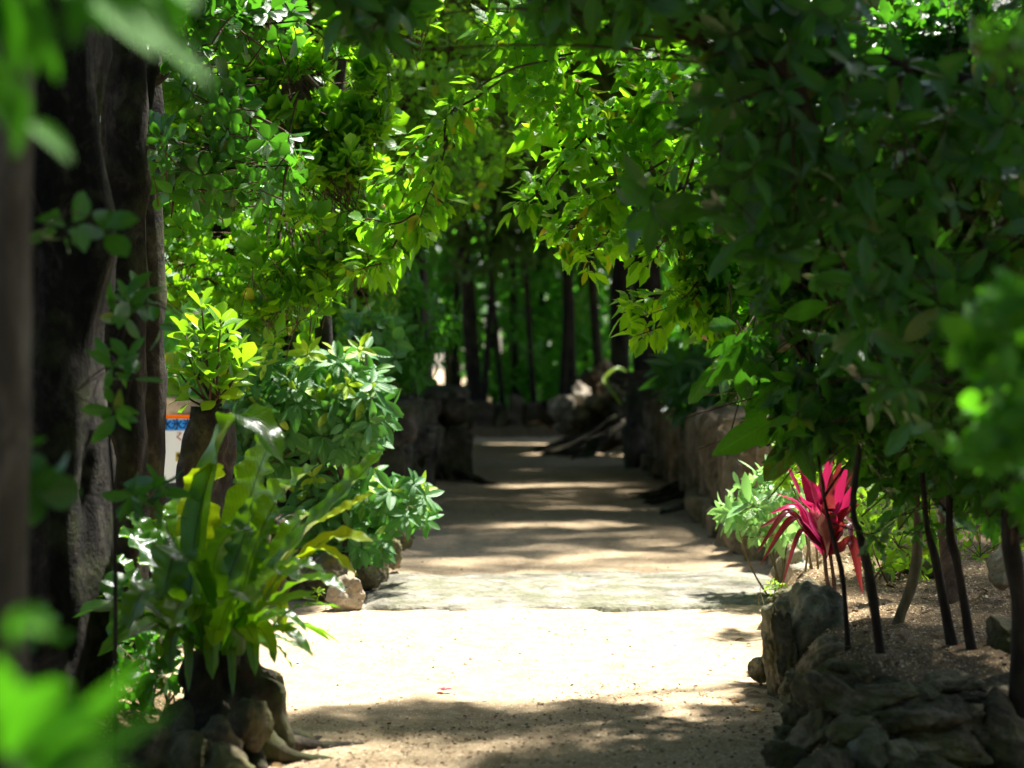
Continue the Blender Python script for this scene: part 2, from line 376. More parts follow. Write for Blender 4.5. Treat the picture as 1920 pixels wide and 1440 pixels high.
TPL = {k: [leaf_tpl(*a) for a in v] for k, v in {
    'obovate': [('obovate', 5, .3, .1), ('obovate', 5, .15, .25), ('obovate', 5, .45, .0)],
    'ovate': [('ovate', 7, .3, .15, 3, .10), ('ovate', 7, .5, .3, 3, .10), ('ovate', 7, .1, .05, 3, .12)],
    'elliptic': [('elliptic', 6, .3, .2), ('elliptic', 6, .5, .4), ('elliptic', 6, .15, .05)],
    'big': [('elliptic', 7, .35, .15, 5, 0, .4), ('elliptic', 7, .2, .3, 5, 0, .5)],
    'round': [('round', 5, .2, .15), ('round', 5, .35, .3)],
    'lance': [('lance', 7, .4, .35), ('lance', 7, .4, .1)],
    'cheap': [('elliptic', 2, .3, .15, 2), ('obovate', 2, .3, .25, 2)],
    'cheap3': [('elliptic', 3, .4, .25), ('obovate', 3, .3, .1)],
}.items()}

def place(mb, kind, pos, yd, zd, size, rnd, wid=None):
    n = len(pos)
    if n == 0: return
    which = R.integers(0, len(TPL[kind]), n)
    y = norm(yd); x = norm(np.cross(y, zd)); z = np.cross(x, y)
    if wid is None: wid = np.ones(n)
    for k, (V, F, U, T) in enumerate(TPL[kind]):
        s = which == k; m = int(s.sum())
        if not m: continue
        sz = size[s][:, None, None]
        vv = pos[s][:, None, :] + sz*(V[None, :, 0:1]*x[s][:, None, :]*wid[s][:, None, None] + V[None, :, 1:2]*y[s][:, None, :] + V[None, :, 2:3]*z[s][:, None, :])
        ff = F[None]+(np.arange(m)*len(V))[:, None, None]
        a = np.empty((m, len(V), 3)); a[..., 0] = rnd[s][:, None]; a[..., 1] = U; a[..., 2] = T
        mb.add(vv, ff, a.reshape(-1, 3))

def rnd_dirs(n):
    return norm(R.normal(size=(n, 3)))

def rosettes(mb, c, d, kind, nl=(5, 8), size=.08, spread=(35, 80), szv=.25, droop=0., rb=None, gap=.25):
    """leaf clusters: c tips, d axis directions"""
    n = len(c)
    if n == 0: return
    cnt = R.integers(nl[0], nl[1]+1, n); idx = np.repeat(np.arange(n), cnt); m = len(idx)
    k = np.concatenate([np.arange(x) for x in cnt])
    ph = k*2.39996 + R.random(n)[idx]*6.28
    ax = norm(d)[idx]
    tmp = np.where(np.abs(ax[:, 2:3]) > .9, np.array([[1., 0, 0]]), np.array([[0, 0, 1.]]))
    e1 = norm(np.cross(ax, tmp)); e2 = np.cross(ax, e1)
    rad = e1*np.cos(ph)[:, None]+e2*np.sin(ph)[:, None]
    s = np.radians(spread[0]+(spread[1]-spread[0])*(1-k/np.maximum(cnt[idx], 1))+R.normal(size=m)*8)
    yd = ax*np.cos(s)[:, None]+rad*np.sin(s)[:, None]; yd[:, 2] -= droop*(.5+R.random(m))
    zd = ax*np.sin(s)[:, None]-rad*np.cos(s)[:, None] + R.normal(size=(m, 3))*.15
    szc = size*np.exp(R.normal(size=n)*szv*.6)[idx]*np.exp(R.normal(size=m)*szv*.6)
    pos = c[idx] - ax*(1-k/cnt[idx])[:, None]*size*gap*2 + norm(yd)*size*.08
    r = np.clip((rb[idx] if rb is not None else R.random(n)[idx])*.6+R.random(m)*.4, 0, 1)
    old = R.random(m) < .025; r[old] = 1
    place(mb, kind, pos, yd, zd, szc, r, .85+.3*R.random(m))

def tubes(mb, P0, P1, P2, r0, r1, sides=4, rings=4):
    """many quadratic bezier twigs"""
    n = len(P0)
    if n == 0: return
    t = np.linspace(0, 1, rings)[None, :, None]
    C = (1-t)**2*P0[:, None]+2*t*(1-t)*P1[:, None]+t*t*P2[:, None]
    ax = norm(P2-P0); tmp = np.where(np.abs(ax[:, 2:3]) > .9, np.array([[1., 0, 0]]), np.array([[0, 0, 1.]]))
    e1 = norm(np.cross(ax, tmp)); e2 = np.cross(ax, e1)
    th = np.arange(sides)/sides*2*PI
    ring = e1[:, None, None]*np.cos(th)[None, None, :, None]+e2[:, None, None]*np.sin(th)[None, None, :, None]
    rr = (r0[:, None]+(r1-r0)[:, None]*t[..., 0])[:, :, None, None]
    V = C[:, :, None]+ring*rr
    i = np.arange(rings-1)[:, None]*sides+np.arange(sides)[None]; j = np.arange(rings-1)[:, None]*sides+(np.arange(sides)[None]+1) % sides
    F = np.stack([i, j, j+sides, i+sides], -1).reshape(-1, 4)
    F = F[None]+(np.arange(n)*rings*sides)[:, None, None]
    mb.add(V, F)

def catmull(pts, n):
    p = np.asarray(pts, float); p = np.vstack([2*p[0]-p[1], p, 2*p[-1]-p[-2]])
    k = len(p)-3; out = []
    for u in np.linspace(0, k-1e-6, n):
        i = int(u); t = u-i; a, b, c, d = p[i:i+4]
        out.append(.5*((2*b)+(c-a)*t+(2*a-5*b+4*c-d)*t*t+(3*b-a-3*c+d)*t**3))
    return np.array(out)

def limb(mb, pts, radii, sides=14, n=None, rough=.12, freq=6, ridges=0, seed=0):
    """one thick bent tube with bark relief"""
    n = n or max(6, int(np.linalg.norm(np.diff(np.asarray(pts, float), axis=0), axis=1).sum()/.07))
    c = catmull(pts, n); r = np.interp(np.linspace(0, 1, n), np.linspace(0, 1, len(radii)), radii)
    tg = norm(np.gradient(c, axis=0)); ref = np.array([1., .2, 0]) if abs(tg[:, 2]).mean() > .5 else np.array([0, 0, 1.])
    e1 = norm(np.cross(tg, ref)); e2 = np.cross(tg, e1)
    th = np.arange(sides)/sides*2*PI
    V = np.zeros((n, sides, 3))
    for i in range(n):
        for j in range(sides):
            dv = e1[i]*math.cos(th[j])+e2[i]*math.sin(th[j])
            p = c[i]+dv*r[i]
            q = Vector((p[0]*freq+seed, p[1]*freq, p[2]*freq*.45))
            k = 1+rough*mnoise.noise(q)*1.6+rough*.6*mnoise.noise(q*2.7)
            if ridges: k += ridges*math.sin(th[j]*5+c[i][2]*1.5+seed)*.5+ridges*.5*math.sin(th[j]*3-c[i][2]*2.3)
            V[i, j] = c[i]+dv*r[i]*k
    ii = np.arange(n-1)[:, None]*sides+np.arange(sides)[None]; jj = np.arange(n-1)[:, None]*sides+(np.arange(sides)[None]+1) % sides
    F = np.stack([ii, jj, jj+sides, ii+sides], -1).reshape(-1, 4)
    V = V.reshape(-1, 3); base = len(V)
    V = np.vstack([V, c[-1:]]); cap = np.array([[base-sides+j, base-sides+(j+1) % sides, base, base] for j in range(sides)])
    # triangles stored as quads are split into small quads through a doubled centre vertex
    V = np.vstack([V, c[-1:]+tg[-1:]*1e-4]); cap[:, 3] = base+1
    mb.add(V, np.vstack([F, cap]))
    return c

def in_poly(x, y, poly):
    inside = np.zeros(len(x), bool); n = len(poly)
    for i in range(n):
        x1, y1 = poly[i]; x2, y2 = poly[(i+1) % n]
        c = ((y1 > y) != (y2 > y)) & (x < (x2-x1)*(y-y1)/((y2-y1) or 1e-9)+x1)
        inside ^= c
    return inside
def fill(poly, d0, d1, n):
    """points through a volume of foliage whose silhouette is poly, thickness d0..d1"""
    p = np.array(poly, float); lo, hi = p.min(0), p.max(0); out = np.zeros((0, 3))
    while len(out) < n:
        m = n*3; x = lo[0]+(hi[0]-lo[0])*R.random(m); y = lo[1]+(hi[1]-lo[1])*R.random(m)
        k = in_poly(x, y, poly); x, y = x[k], y[k]; d = d0+(d1-d0)*R.random(len(x))
        dm = (d0+d1)/2
        out = np.vstack([out, np.stack([(x-960)/FPX*dm+(d-dm)*0.0, d, EYE-(y-690)/FPX*dm], -1)])
    return out[:n]
def clump_keep(p, f=2.2, th=-.05, seed=0):
    k = np.array([mnoise.noise(Vector((q[0]*f+seed, q[1]*f, q[2]*f))) for q in p])
    return k > th

def twigs_to(mb, tips, nodes, r=.004, frac=1.0, bow=.15):
    nodes = np.asarray(nodes, float)
    if frac < 1: tips = tips[R.random(len(tips)) < frac]
    if not len(tips): return
    D = np.linalg.norm(tips[:, None]-nodes[None], axis=2); nr = D.min(1) < max(.45, np.median(D.min(1))*1.1)
    if nr.sum() > 2: tips, D = tips[nr], D[nr]
    nb = nodes[D.argmin(1)]
    mid = (tips+nb)/2 + R.normal(size=tips.shape)*np.linalg.norm(tips-nb, axis=1)[:, None]*bow*.5
    mid[:, 2] += np.linalg.norm(tips-nb, axis=1)*.1
    n = len(tips); tubes(mb, nb, mid, tips, np.full(n, r*1.8), np.full(n, r*.6), 4, 6)
def blob(c, r, n, shell=.35):
    d = rnd_dirs(n); rad = R.random(n)**shell
    return np.array(c)+d*rad[:, None]*np.array(r)
# ------------------------------------------------------------------ trees with a tall crown
def tall_tree(name, base, top, rad, label, blobs, n=260, leaf=.2, kind='cheap', mat='canopy', bark='bark', group=None,
              lean=(0, 0), rough=.12, ridges=0., nl=(5, 8), flare=1.5, sides=16, cut=True, mids=None, bright=None, extra=None, knob=None):
    x, y = base; z = surf(x, y)-.06
    t = empty(name, (x, y, z), label, 'tree', group)
    tb = MB()
    pts = [(x, y, z), (x+lean[0]*.15, y+lean[1]*.15, z+.35*top*.4), (x+lean[0]*.5, y+lean[1]*.5, z+top*.5), (x+lean[0], y+lean[1], top)]
    if mids: pts = [(x, y, z)]+[tuple(m) for m in mids]+[(x+lean[0], y+lean[1], top)]
    sd = random.random()*50
    limb(tb, pts, [rad*flare, rad*1.05, rad, rad*.9, rad*.62], sides, rough=rough, freq=5 if rad > .12 else 9, ridges=ridges, seed=sd, n=max(14, int(top/.12)))
    tp = np.array(pts[-1])
    nodes = []
    for k, (c, r) in enumerate(blobs):
        c = np.array(c, float); m = tp*.45+c*.55+np.array([0, 0, .15])
        if cut and lit(m[None])[0] > .3: continue
        limb(tb, [tp-np.array([0, 0, .25]), m, c], [rad*.55, rad*.35, rad*.18], 8, n=9, rough=.1, seed=sd+k)
        nodes += [m, c, m*.5+c*.5]
        if cut and lit(c[None])[0] > .3: continue
        for q in range(3):
            e = c+rnd_dirs(1)[0]*np.array(r)*.6; nodes.append(e)
            limb(tb, [c, (c+e)/2+np.array([0, 0, .08]), e], [rad*.2, rad*.13, rad*.06], 6, n=5, rough=.1, seed=sd+q)
    if extra: extra(tb)
    tb.build('trunk', M[bark], t)
    if blobs:
        cb = MB(); vol = sum(np.prod(r) for _, r in blobs)
        for c, r in blobs:
            p = blob(c, r, int(n*np.prod(r)/vol))
            if cut: p = p[open_sun(p)]
            d = norm(p-np.array(c))+np.array([0, 0, .4])
            rosettes(cb, p, d, kind, nl, leaf, (30, 95), .3, .25)
        cb.build('crown', M[mat], t)
    return t

# canopy over and beyond the path: (x, y), trunk r, top, label
G_C = 'tall canopy trees around the path'
def ring_blobs(x, y, z, s, k=4, toward=0.):
    out = []
    for i in range(k):
        a = i*2*PI/k+random.random()*.8
        out.append(((x+toward*1.6+math.cos(a)*s*.75, y+math.sin(a)*s*.75, z+random.uniform(-.4, .8)), (s*.75, s*.75, s*.34)))
    out.append(((x+toward*2.2, y, z+.9), (s*.8, s*.8, s*.35)))
    return out

tall_tree('tree', (-1.80, 7.9), 4.6, .185, 'thick dark trunk with pale blotched bark at the left, widest trunk in view',
          ring_blobs(-1.0, 6.4, 6.0, 2.4, 5, .5), 1100, .24, ridges=.12, rough=.28, lean=(.05, .1), flare=1.25, sides=40)
def knobf(tb):
    limb(tb, [(-1.97, 10.5, 3.02), (-1.88, 10.42, 3.02), (-1.80, 10.36, 3.06)], [.05, .06, .03], 10, n=6, rough=.4)
tall_tree('tree', (-1.79, 9.2), 4.8, .10, 'slimmer dark trunk just right of the widest trunk, mottled grey bark',
          ring_blobs(-2.4, 8.3, 6.2, 2.2, 4, -.6), 800, .24, ridges=.1, rough=.25, lean=(-.02, .1), sides=26)
tall_tree('tree', (-1.93, 10.6), 4.8, .085, 'narrow dark trunk with a knob near the top, beside the sunlit hedge',
          ring_blobs(-4.2, 11.2, 6.0, 2.2, 4, -.3), 700, .24, ridges=.08, rough=.2, lean=(-.03, .1), sides=20, extra=knobf)
tall_tree('tree', (-1.09, 4.2), 4.4, .047, 'pale smooth trunk cut off by the left edge of the picture',
          ring_blobs(-1.6, 4.0, 5.4, 2.1, 5, .2), 900, .24, bark='pale_bark', lean=(.08, 0), rough=.1, flare=1.3)

cl = [ # added beside and behind the photographer to dim skylight and shade the path
    (-3.6, 1.2, 2.6), (3.4, 2.2, 2.7), (1.9, -2.4, 2.6), (-1.8, -3.2, 2.6), (4.0, 7.0, 2.6), (-5.0, 6.5, 2.6), (5.4, 12.0, 2.6), (-6.5, 11, 2.4), (4.8, 17.0, 2.8), (-4.6, 17.6, 2.6), (2.9, 20.6, 2.8), (-2.6, 22.4, 2.8), (3.0, 18.2, 2.2), (-2.4, 19.4, 2.4)]
for i, (x, y, s) in enumerate(cl):
    tall_tree('canopy_tree', (x, y), 5.0, .15, 'tall tree added to shade the path with its spreading leafy crown', ring_blobs(x*.72, y, 6.4, s, 5, -.25*np.sign(x)), 1350, .27, group=G_C, lean=(-.3*np.sign(x), 0), sides=12)
for i, (x, y) in enumerate([(-4.5, -5), (0, -7.5), (4.5, -5), (6.2, -.5), (-6.2, -.5), (6.8, 5), (-6.8, 4.5), (2.2, -7), (-2.2, -7.2)]):  # out-of-view trees added to cut low skylight from behind and the sides
    tall_tree('understorey_tree', (x, y), 2.6, .08, 'small dense unseen tree added around the photographer to dim side light',
              [((x, y, 3.2), (1.9, 1.9, 1.6)), ((x+.8, y, 1.5), (1.3, 1.3, 1.2)), ((x-.8, y, 1.4), (1.3, 1.3, 1.2))], 900, .26, group='unseen small trees added to dim side light', sides=8, cut=False)
# trunks that can be told apart down the path
far = [ # px, d, width px, label
    (810, 37.5, 24, 'pale grey trunk far down the path, left of the sky gap', 'grey_bark'),
    (893, 46, 30, 'dark trunk just right of the bright sky gap over the path end', 'bark_far'),
    (1070, 45.5, 26, 'straight black trunk above the pale stones at the path end', 'bark_far'),
    (1158, 39.5, 46, 'dark trunk left of the broadest trunk down the path', 'bark_far'),
    (1218, 33, 62, 'broadest black trunk at the right end of the path, behind the pillar', 'bark_far'),
    (968, 50, 16, 'thin dark trunk in the middle of the far wood', 'bark_far'),
    (1033, 54, 14, 'thin trunk in the far wood above the end wall', 'bark_far'),
    (1102, 52, 12, 'slender trunk in the far wood between two black trunks', 'bark_far'),
    (765, 30, 22, 'dark trunk behind the left stone wall', 'bark_far'),
    (697, 25, 40, 'shaded trunk at the right edge of the left hedge', 'bark_far'),
    (930, 58, 14, 'thin dark trunk in the far wood right of the sky gap', 'bark_far'),
    (860, 56, 10, 'thinnest trunk in the far wood behind the sky gap', 'bark_far'),
    (905, 45, 14, 'black trunk close beside the dark trunk right of the sky gap', 'bark_far'),
    (1003, 48, 13, 'thin black trunk left of the pale stones at the path end', 'bark_far'),
    (1052, 45, 16, 'black trunk directly above the pale coral stone', 'bark_far'),
    (1128, 45, 20, 'black trunk between the straight one and the broad dark one', 'bark_far'),
    (945, 46, 11, 'slim black trunk over the middle of the end wall', 'bark_far'),
    (850, 49, 14, 'shaded trunk over the left end of the far path', 'bark_far'),
    (1310, 30, 30, 'trunk hidden in dark leaves behind the right wall', 'bark_far'),
]
for i, (px, d, w, lab, bk) in enumerate(far):
    x = (px-960)/FPX*d; s = 3.2 if d > 28 else 2.6
    top = 5.8+random.random()*1.2
    sk = [((x+random.uniform(-.8, .8), d-.9, random.uniform(4.0, 5.2)), (1.5, .9, .9))] if (i % 2 == 0 and d > 28) else []
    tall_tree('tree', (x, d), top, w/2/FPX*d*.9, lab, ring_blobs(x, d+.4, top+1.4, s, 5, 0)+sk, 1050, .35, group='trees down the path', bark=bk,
              lean=(random.uniform(-.6, .6), 0), sides=14, flare=1.3)
for i, (x, d) in enumerate([(-5.5, 24), (5.6, 24), (-6.5, 32), (6.4, 33), (-3.2, 41), (4.9, 42), (-8.5, 42), (9.5, 40), (0.6, 63), (-7, 55), (7.2, 56), (0.2, 24.5), (.3, 33)]):
    if abs(x) < .7 and d < 40: x = -2.6 if x < .25 else 3.4
    tall_tree('canopy_tree', (x, d), 6.0, .2, 'tall tree with a spreading leafy crown roofing the far path', ring_blobs(x*.8, d, 7.6, 3.4, 5, -.35*np.sign(x)), 1250, .36, group=G_C, sides=12)

# understorey trees that fill the middle distance
for i, (x, d, h, r) in enumerate([(-1.95, 20.5, 3.1, 1.25), (-2.8, 25, 3.4, 1.5), (-3.2, 31, 3.8, 1.8), (3.9, 21, 2.7, 1.3), (4.0, 27, 3.3, 1.6), (4.3, 34, 4.0, 2.0), (-4.3, 37, 4.2, 2.0)]):
    side = 'left' if x < 0 else 'right'
    tall_tree('understorey_tree', (x, d), h*.7, .07, 'small dense tree in the shade behind the %s wall' % side,
              [((x, d, h), (r, r, r*.75)), ((x+.4, d-.5, h*.62), (r*.8, r*.8, r*.6)), ((x-.3, d+.4, h*.45), (r*.7, r, r*.5))], 2000, .12, 'cheap3', 'wood_leaf', group='small shaded trees behind the %s wall' % side, sides=8, nl=(4, 7))

# far wood: one mass
def far_wood():
    b = MB(); n = 15000
    x = R.uniform(-34, 34, n); y = R.uniform(60, 82, n)+np.abs(x)*.0; z = R.random(n)**.9*17
    p = np.stack([x, y, z], -1)
    n2 = 4200; q = np.stack([R.uniform(-9, 9, n2), R.uniform(48, 60, n2), R.random(n2)**1.6*5+.2], -1)
    p = np.vstack([p, q])
    k = clump_keep(p, .8, -.10)
    # a window to the sky and the added pale sheet low beside the path end
    px = 960+p[:, 0]/p[:, 1]*FPX; hz = p[:, 2]
    hole = (np.hypot(p[:, 0]+.0324*p[:, 1], (hz-1.1)*.6) < .8) | (np.hypot(p[:, 0]+.0107*p[:, 1], (hz-.35)*1.0) < .6) | (np.hypot(p[:, 0]+.008*p[:, 1], (hz-2.3)*1.0) < .4)
    p = p[k & ~hole]
    rosettes(b, p, norm(R.normal(size=p.shape)+np.array([0, -.3, .6])), 'cheap', (5, 8), .42, (30, 95), .3, .2)
    st = MB(); tx = R.uniform(-20, 20, 70); ty = R.uniform(58, 80, 70)
    z0 = np.array([gz(a, c) for a, c in zip(tx, ty)])-.2
    A = np.stack([tx, ty, z0], -1); C = A+np.array([0, 0, 9.])+R.normal(size=A.shape)*.5
    tubes(b, A, (A+C)/2+R.normal(size=A.shape)*.2, C, R.uniform(.08, .2, 70), R.uniform(.04, .1, 70), 8, 8)
    b.f = b.f; b.m[-1][:] = 1
    o = b.build('woodland', [M['wood_leaf'], M['bark']])
    tag(o, 'far green wood closing the view beyond the path end', 'woodland', kind='stuff')
far_wood()
# ------------------------------------------------------------------ rounded-leaf hedge trees on the left
def region_tree(name, label, cat, group, base, trunk_pts, radii, regions, leafkind, mat, bark, size, nl=(5, 8), spread=(35, 85),
                up=.5, th=-.1, f=2.4, droop=0., twr=.004, limbs=(), fr=1.0, szv=.25, sides=12, toward=-.5, gap=.25, rough=.14, partname='crown', ridges=0):
    t = empty(name, base, label, cat, group)
    tb = MB(); c = limb(tb, trunk_pts, radii, sides, rough=rough, seed=random.random()*40, ridges=ridges, freq=9)
    nodes = [c[int(len(c)*q)] for q in (.45, .6, .75, .9)]+[c[-1]]
    for l, lr in limbs:
        cc = limb(tb, l, [lr, lr*.7, lr*.3], 7, n=14, rough=.12, seed=random.random()*40, freq=12); nodes += list(cc[3::2])
    fo = MB(); tw = MB()
    for poly, d0, d1, n in regions:
        p = fill(poly, d0, d1, n); 
        if th is not None: p = p[clump_keep(p, f, th, d0)]
        if not len(p): continue
        ctr = p.mean(0); d = norm(p-ctr)*.7+R.normal(size=p.shape)*.5+np.array([0, toward*.6, up])
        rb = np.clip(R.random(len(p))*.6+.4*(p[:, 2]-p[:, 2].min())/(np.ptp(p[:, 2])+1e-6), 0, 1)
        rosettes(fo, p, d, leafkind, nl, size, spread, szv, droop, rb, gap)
        dn = norm(d); a = p-dn*size*2.2+R.normal(size=p.shape)*size*.4
        m = len(p); tubes(tw, a, (a+p)/2+R.normal(size=p.shape)*size*.25, p, np.full(m, twr*.9), np.full(m, twr*.5), 4, 4)
        twigs_to(tw, a, nodes, twr, fr*.35)
    tb.build('trunk', M[bark], t)
    fo.build(partname, M[mat], t)
    tw.build('twigs', M['twig'], t)
    return t

def gp(px, d, dz=-.05): 
    x = (px-960)/FPX*d; return (x, d, surf(x, d)+dz)
def poly_tree_pts(px0, d, pts):
    b = gp(px0, d); return [b]+[tuple(P(px, py, d)) for px, py in pts]

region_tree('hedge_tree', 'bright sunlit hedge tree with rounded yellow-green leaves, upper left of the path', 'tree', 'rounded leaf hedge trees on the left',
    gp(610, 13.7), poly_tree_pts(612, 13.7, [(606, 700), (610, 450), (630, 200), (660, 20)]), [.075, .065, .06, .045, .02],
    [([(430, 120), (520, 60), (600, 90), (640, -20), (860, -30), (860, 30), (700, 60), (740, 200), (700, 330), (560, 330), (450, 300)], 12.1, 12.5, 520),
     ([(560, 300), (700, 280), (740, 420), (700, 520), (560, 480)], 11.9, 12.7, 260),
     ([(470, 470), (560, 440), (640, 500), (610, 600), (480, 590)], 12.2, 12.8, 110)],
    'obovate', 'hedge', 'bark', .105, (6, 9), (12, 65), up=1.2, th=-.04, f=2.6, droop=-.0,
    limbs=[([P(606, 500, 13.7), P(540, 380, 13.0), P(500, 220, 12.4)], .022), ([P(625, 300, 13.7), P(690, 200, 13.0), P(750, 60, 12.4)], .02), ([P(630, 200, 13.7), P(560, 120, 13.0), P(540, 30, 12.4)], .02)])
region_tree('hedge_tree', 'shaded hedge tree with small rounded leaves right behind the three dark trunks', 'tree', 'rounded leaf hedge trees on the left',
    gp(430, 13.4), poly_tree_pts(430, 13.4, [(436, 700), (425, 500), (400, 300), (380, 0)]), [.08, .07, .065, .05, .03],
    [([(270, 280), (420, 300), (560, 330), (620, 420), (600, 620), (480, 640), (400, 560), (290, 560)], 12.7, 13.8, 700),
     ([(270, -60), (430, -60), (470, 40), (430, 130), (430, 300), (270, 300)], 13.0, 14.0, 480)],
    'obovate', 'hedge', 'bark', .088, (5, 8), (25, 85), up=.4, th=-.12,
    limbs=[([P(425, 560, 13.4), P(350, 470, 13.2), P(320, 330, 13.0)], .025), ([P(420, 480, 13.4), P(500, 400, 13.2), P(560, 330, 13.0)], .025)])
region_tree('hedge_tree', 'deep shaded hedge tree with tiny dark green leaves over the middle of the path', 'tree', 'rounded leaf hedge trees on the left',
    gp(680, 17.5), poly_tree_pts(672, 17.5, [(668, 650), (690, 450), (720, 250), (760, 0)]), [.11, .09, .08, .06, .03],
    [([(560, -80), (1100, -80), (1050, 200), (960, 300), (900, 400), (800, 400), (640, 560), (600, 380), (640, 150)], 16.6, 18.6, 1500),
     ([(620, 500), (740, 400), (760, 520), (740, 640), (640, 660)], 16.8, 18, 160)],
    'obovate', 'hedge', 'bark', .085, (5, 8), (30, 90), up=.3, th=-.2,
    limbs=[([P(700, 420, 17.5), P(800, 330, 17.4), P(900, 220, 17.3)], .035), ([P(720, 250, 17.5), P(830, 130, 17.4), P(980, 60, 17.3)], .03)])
# dark sprays hanging in front of the hedge
region_tree('shade_tree', 'dark leafed branches hanging across the hedge from the left trunks', 'tree', None,
    gp(250, 9.9), poly_tree_pts(250, 9.9, [(255, 600), (262, 300), (290, 100), (330, -60)]), [.05, .045, .04, .03, .02],
    [([(280, 230), (430, 260), (560, 280), (560, 350), (470, 380), (300, 380)], 9.3, 10.2, 85),
     ([(330, 90), (450, 150), (480, 200), (430, 280), (350, 200)], 9.3, 10.2, 34),
     ([(280, 0), (560, -20), (540, 60), (300, 100)], 9.3, 10.2, 90)],
    'obovate', 'dark', 'bark', .088, (4, 7), (40, 95), up=.1, th=None, twr=.005,
    limbs=[([P(270, 340, 9.9), P(390, 320, 9.7), P(540, 310, 9.5)], .012), ([P(290, 100, 9.9), P(380, 60, 9.7), P(560, 40, 9.5)], .014), ([P(300, 80, 9.9), P(400, 150, 9.7), P(470, 215, 9.6)], .01)])
# shrub growing on the top of the short trunk
def stump_shrub():
    d = 11.0; b = gp(385, d)
    t = empty('small_tree', b, 'short black trunk topped by a bush of upright glossy rounded leaves', 'tree')
    tb = MB(); c = limb(tb, [b, P(384, 930, d), P(390, 840, d), P(396, 765, d)], [.18, .145, .13, .115], 20, rough=.3, ridges=.1)
    fo = MB(); tw = MB()
    ctr = P(395, 770, d)
    tips = []; rb = []
    for px, py, q in [(378, 570, 0), (375, 610, .1), (432, 620, .2), (415, 600, -.1), (350, 660, .1), (400, 650, 0), (445, 650, .1), (330, 690, 0), (365, 700, -.1), (420, 690, .1), (440, 710, 0), (345, 620, .2), (395, 700, -.15), (372, 655, -.15), (412, 730, -.1), (340, 735, 0), (455, 680, 0), (385, 640, 0)]:
        tips.append(P(px, py, d+q))
    tips = np.array(tips); dr = norm(tips-ctr)+np.array([0, 0, .3])
    rosettes(fo, tips, dr, 'obovate', (6, 9), .125, (18, 80), .15, 0, np.linspace(.5, 1, len(tips)), .3)
    mid = ctr*.5+tips*.5+np.array([0, 0, -.03]); n = len(tips)
    tubes(tw, np.repeat(ctr[None], n, 0)+R.normal(size=(n, 3))*.03, mid, tips, np.full(n, .010), np.full(n, .004), 6, 8)
    tb.build('trunk', M['bark'], t); fo.build('foliage', M['bush_top'], t); tw.build('branches', M['twig'], t)
M['bush_top'] = leaf_mat('glossy_upright_leaf', (.035, .14, .012), (.11, .28, .015), (.32, .64, .01), .42, .28, .6, (.5, .45, .02), .97, 9)
stump_shrub()

# pale ribbed-leaf shrubs
def fig(name, label, base, stems, regions, size=.13, n_young=.18):
    t = empty(name, base, label, 'shrub', 'pale leafed shrubs left of the path')
    tb = MB(); nodes = []
    for s, r in stems:
        c = limb(tb, s, [r, r*.8, r*.5], 9, n=18, rough=.12, seed=random.random()*30); nodes += list(c[4::2])
    fo = MB(); tw = MB(); yo = MB()
    for poly, d0, d1, n in regions:
        p = fill(poly, d0, d1, n)
        ctr = p.mean(0)+np.array([0, .5, -.15]); d = norm(norm(p-ctr)+np.array([0, -.1, .45])+R.normal(size=p.shape)*.25)
        young = R.random(len(p)) < n_young*(p[:, 2] > np.median(p[:, 2]))*2
        rosettes(fo, p[~young], d[~young], 'elliptic', (7, 10), size, (50, 105), .2, .25)
        if young.any(): rosettes(yo, p[young]+np.array([0, -.03, .03]), d[young], 'elliptic', (6, 8), size*.75, (30, 85), .2, .2)
        twigs_to(tw, p, nodes, .004, .9)
    tb.build('stem', M['root'], t); fo.build('foliage', M['fig'], t); tw.build('twigs', M['twig'], t)
    if yo.n: yo.build('young_leaves', M['young'], t)
M['young'] = leaf_mat('lime_young_leaf', (.30, .48, .02), (.40, .58, .03), (.5, .8, .03), .4, .45, .4, None, .9, 8, rib=.3)
fd = 12.9
fig('shrub', 'taller pale green shrub with lime new shoots above the bird nest fern', gp(640, fd),
    [([gp(640, fd), P(648, 950, fd), P(620, 800, fd)], .03), ([P(648, 930, fd), P(590, 850, fd), P(520, 740, fd)], .022), ([P(640, 900, fd), P(690, 830, fd), P(680, 740, fd)], .018)],
    [([(470, 650), (540, 640), (600, 670), (690, 650), (730, 760), (735, 800), (640, 850), (540, 830), (430, 740)], 12.5, 13.3, 190),
     ([(400, 740), (480, 700), (540, 860), (470, 900)], 12.8, 13.3, 40)])
fig('shrub', 'low pale green shrub spilling over the path edge rocks', gp(690, 13.3),
    [([gp(690, 13.3), P(690, 1020, 13.3), P(700, 950, 13.2)], .03), ([P(690, 1030, 13.3), P(740, 970, 13.2), P(770, 930, 13.1)], .018), ([P(690, 1030, 13.3), P(640, 970, 13.2), P(610, 920, 13.1)], .018)],
    [([(640, 890), (720, 900), (770, 890), (815, 920), (800, 970), (740, 985), (700, 1040), (600, 1030), (560, 960), (570, 870)], 12.8, 13.6, 130)], .125, .1)
region_tree('sapling', 'thin sapling with roundish leaves between the hedge and the left wall', 'sapling', None,
    gp(705, 16), poly_tree_pts(705, 16, [(706, 800), (700, 640)]), [.02, .015, .008],
    [([(660, 590), (740, 590), (750, 680), (680, 700)], 15.8, 16.3, 34)], 'round', 'fig', 'twig', .12, (3, 5), (40, 95), th=None)

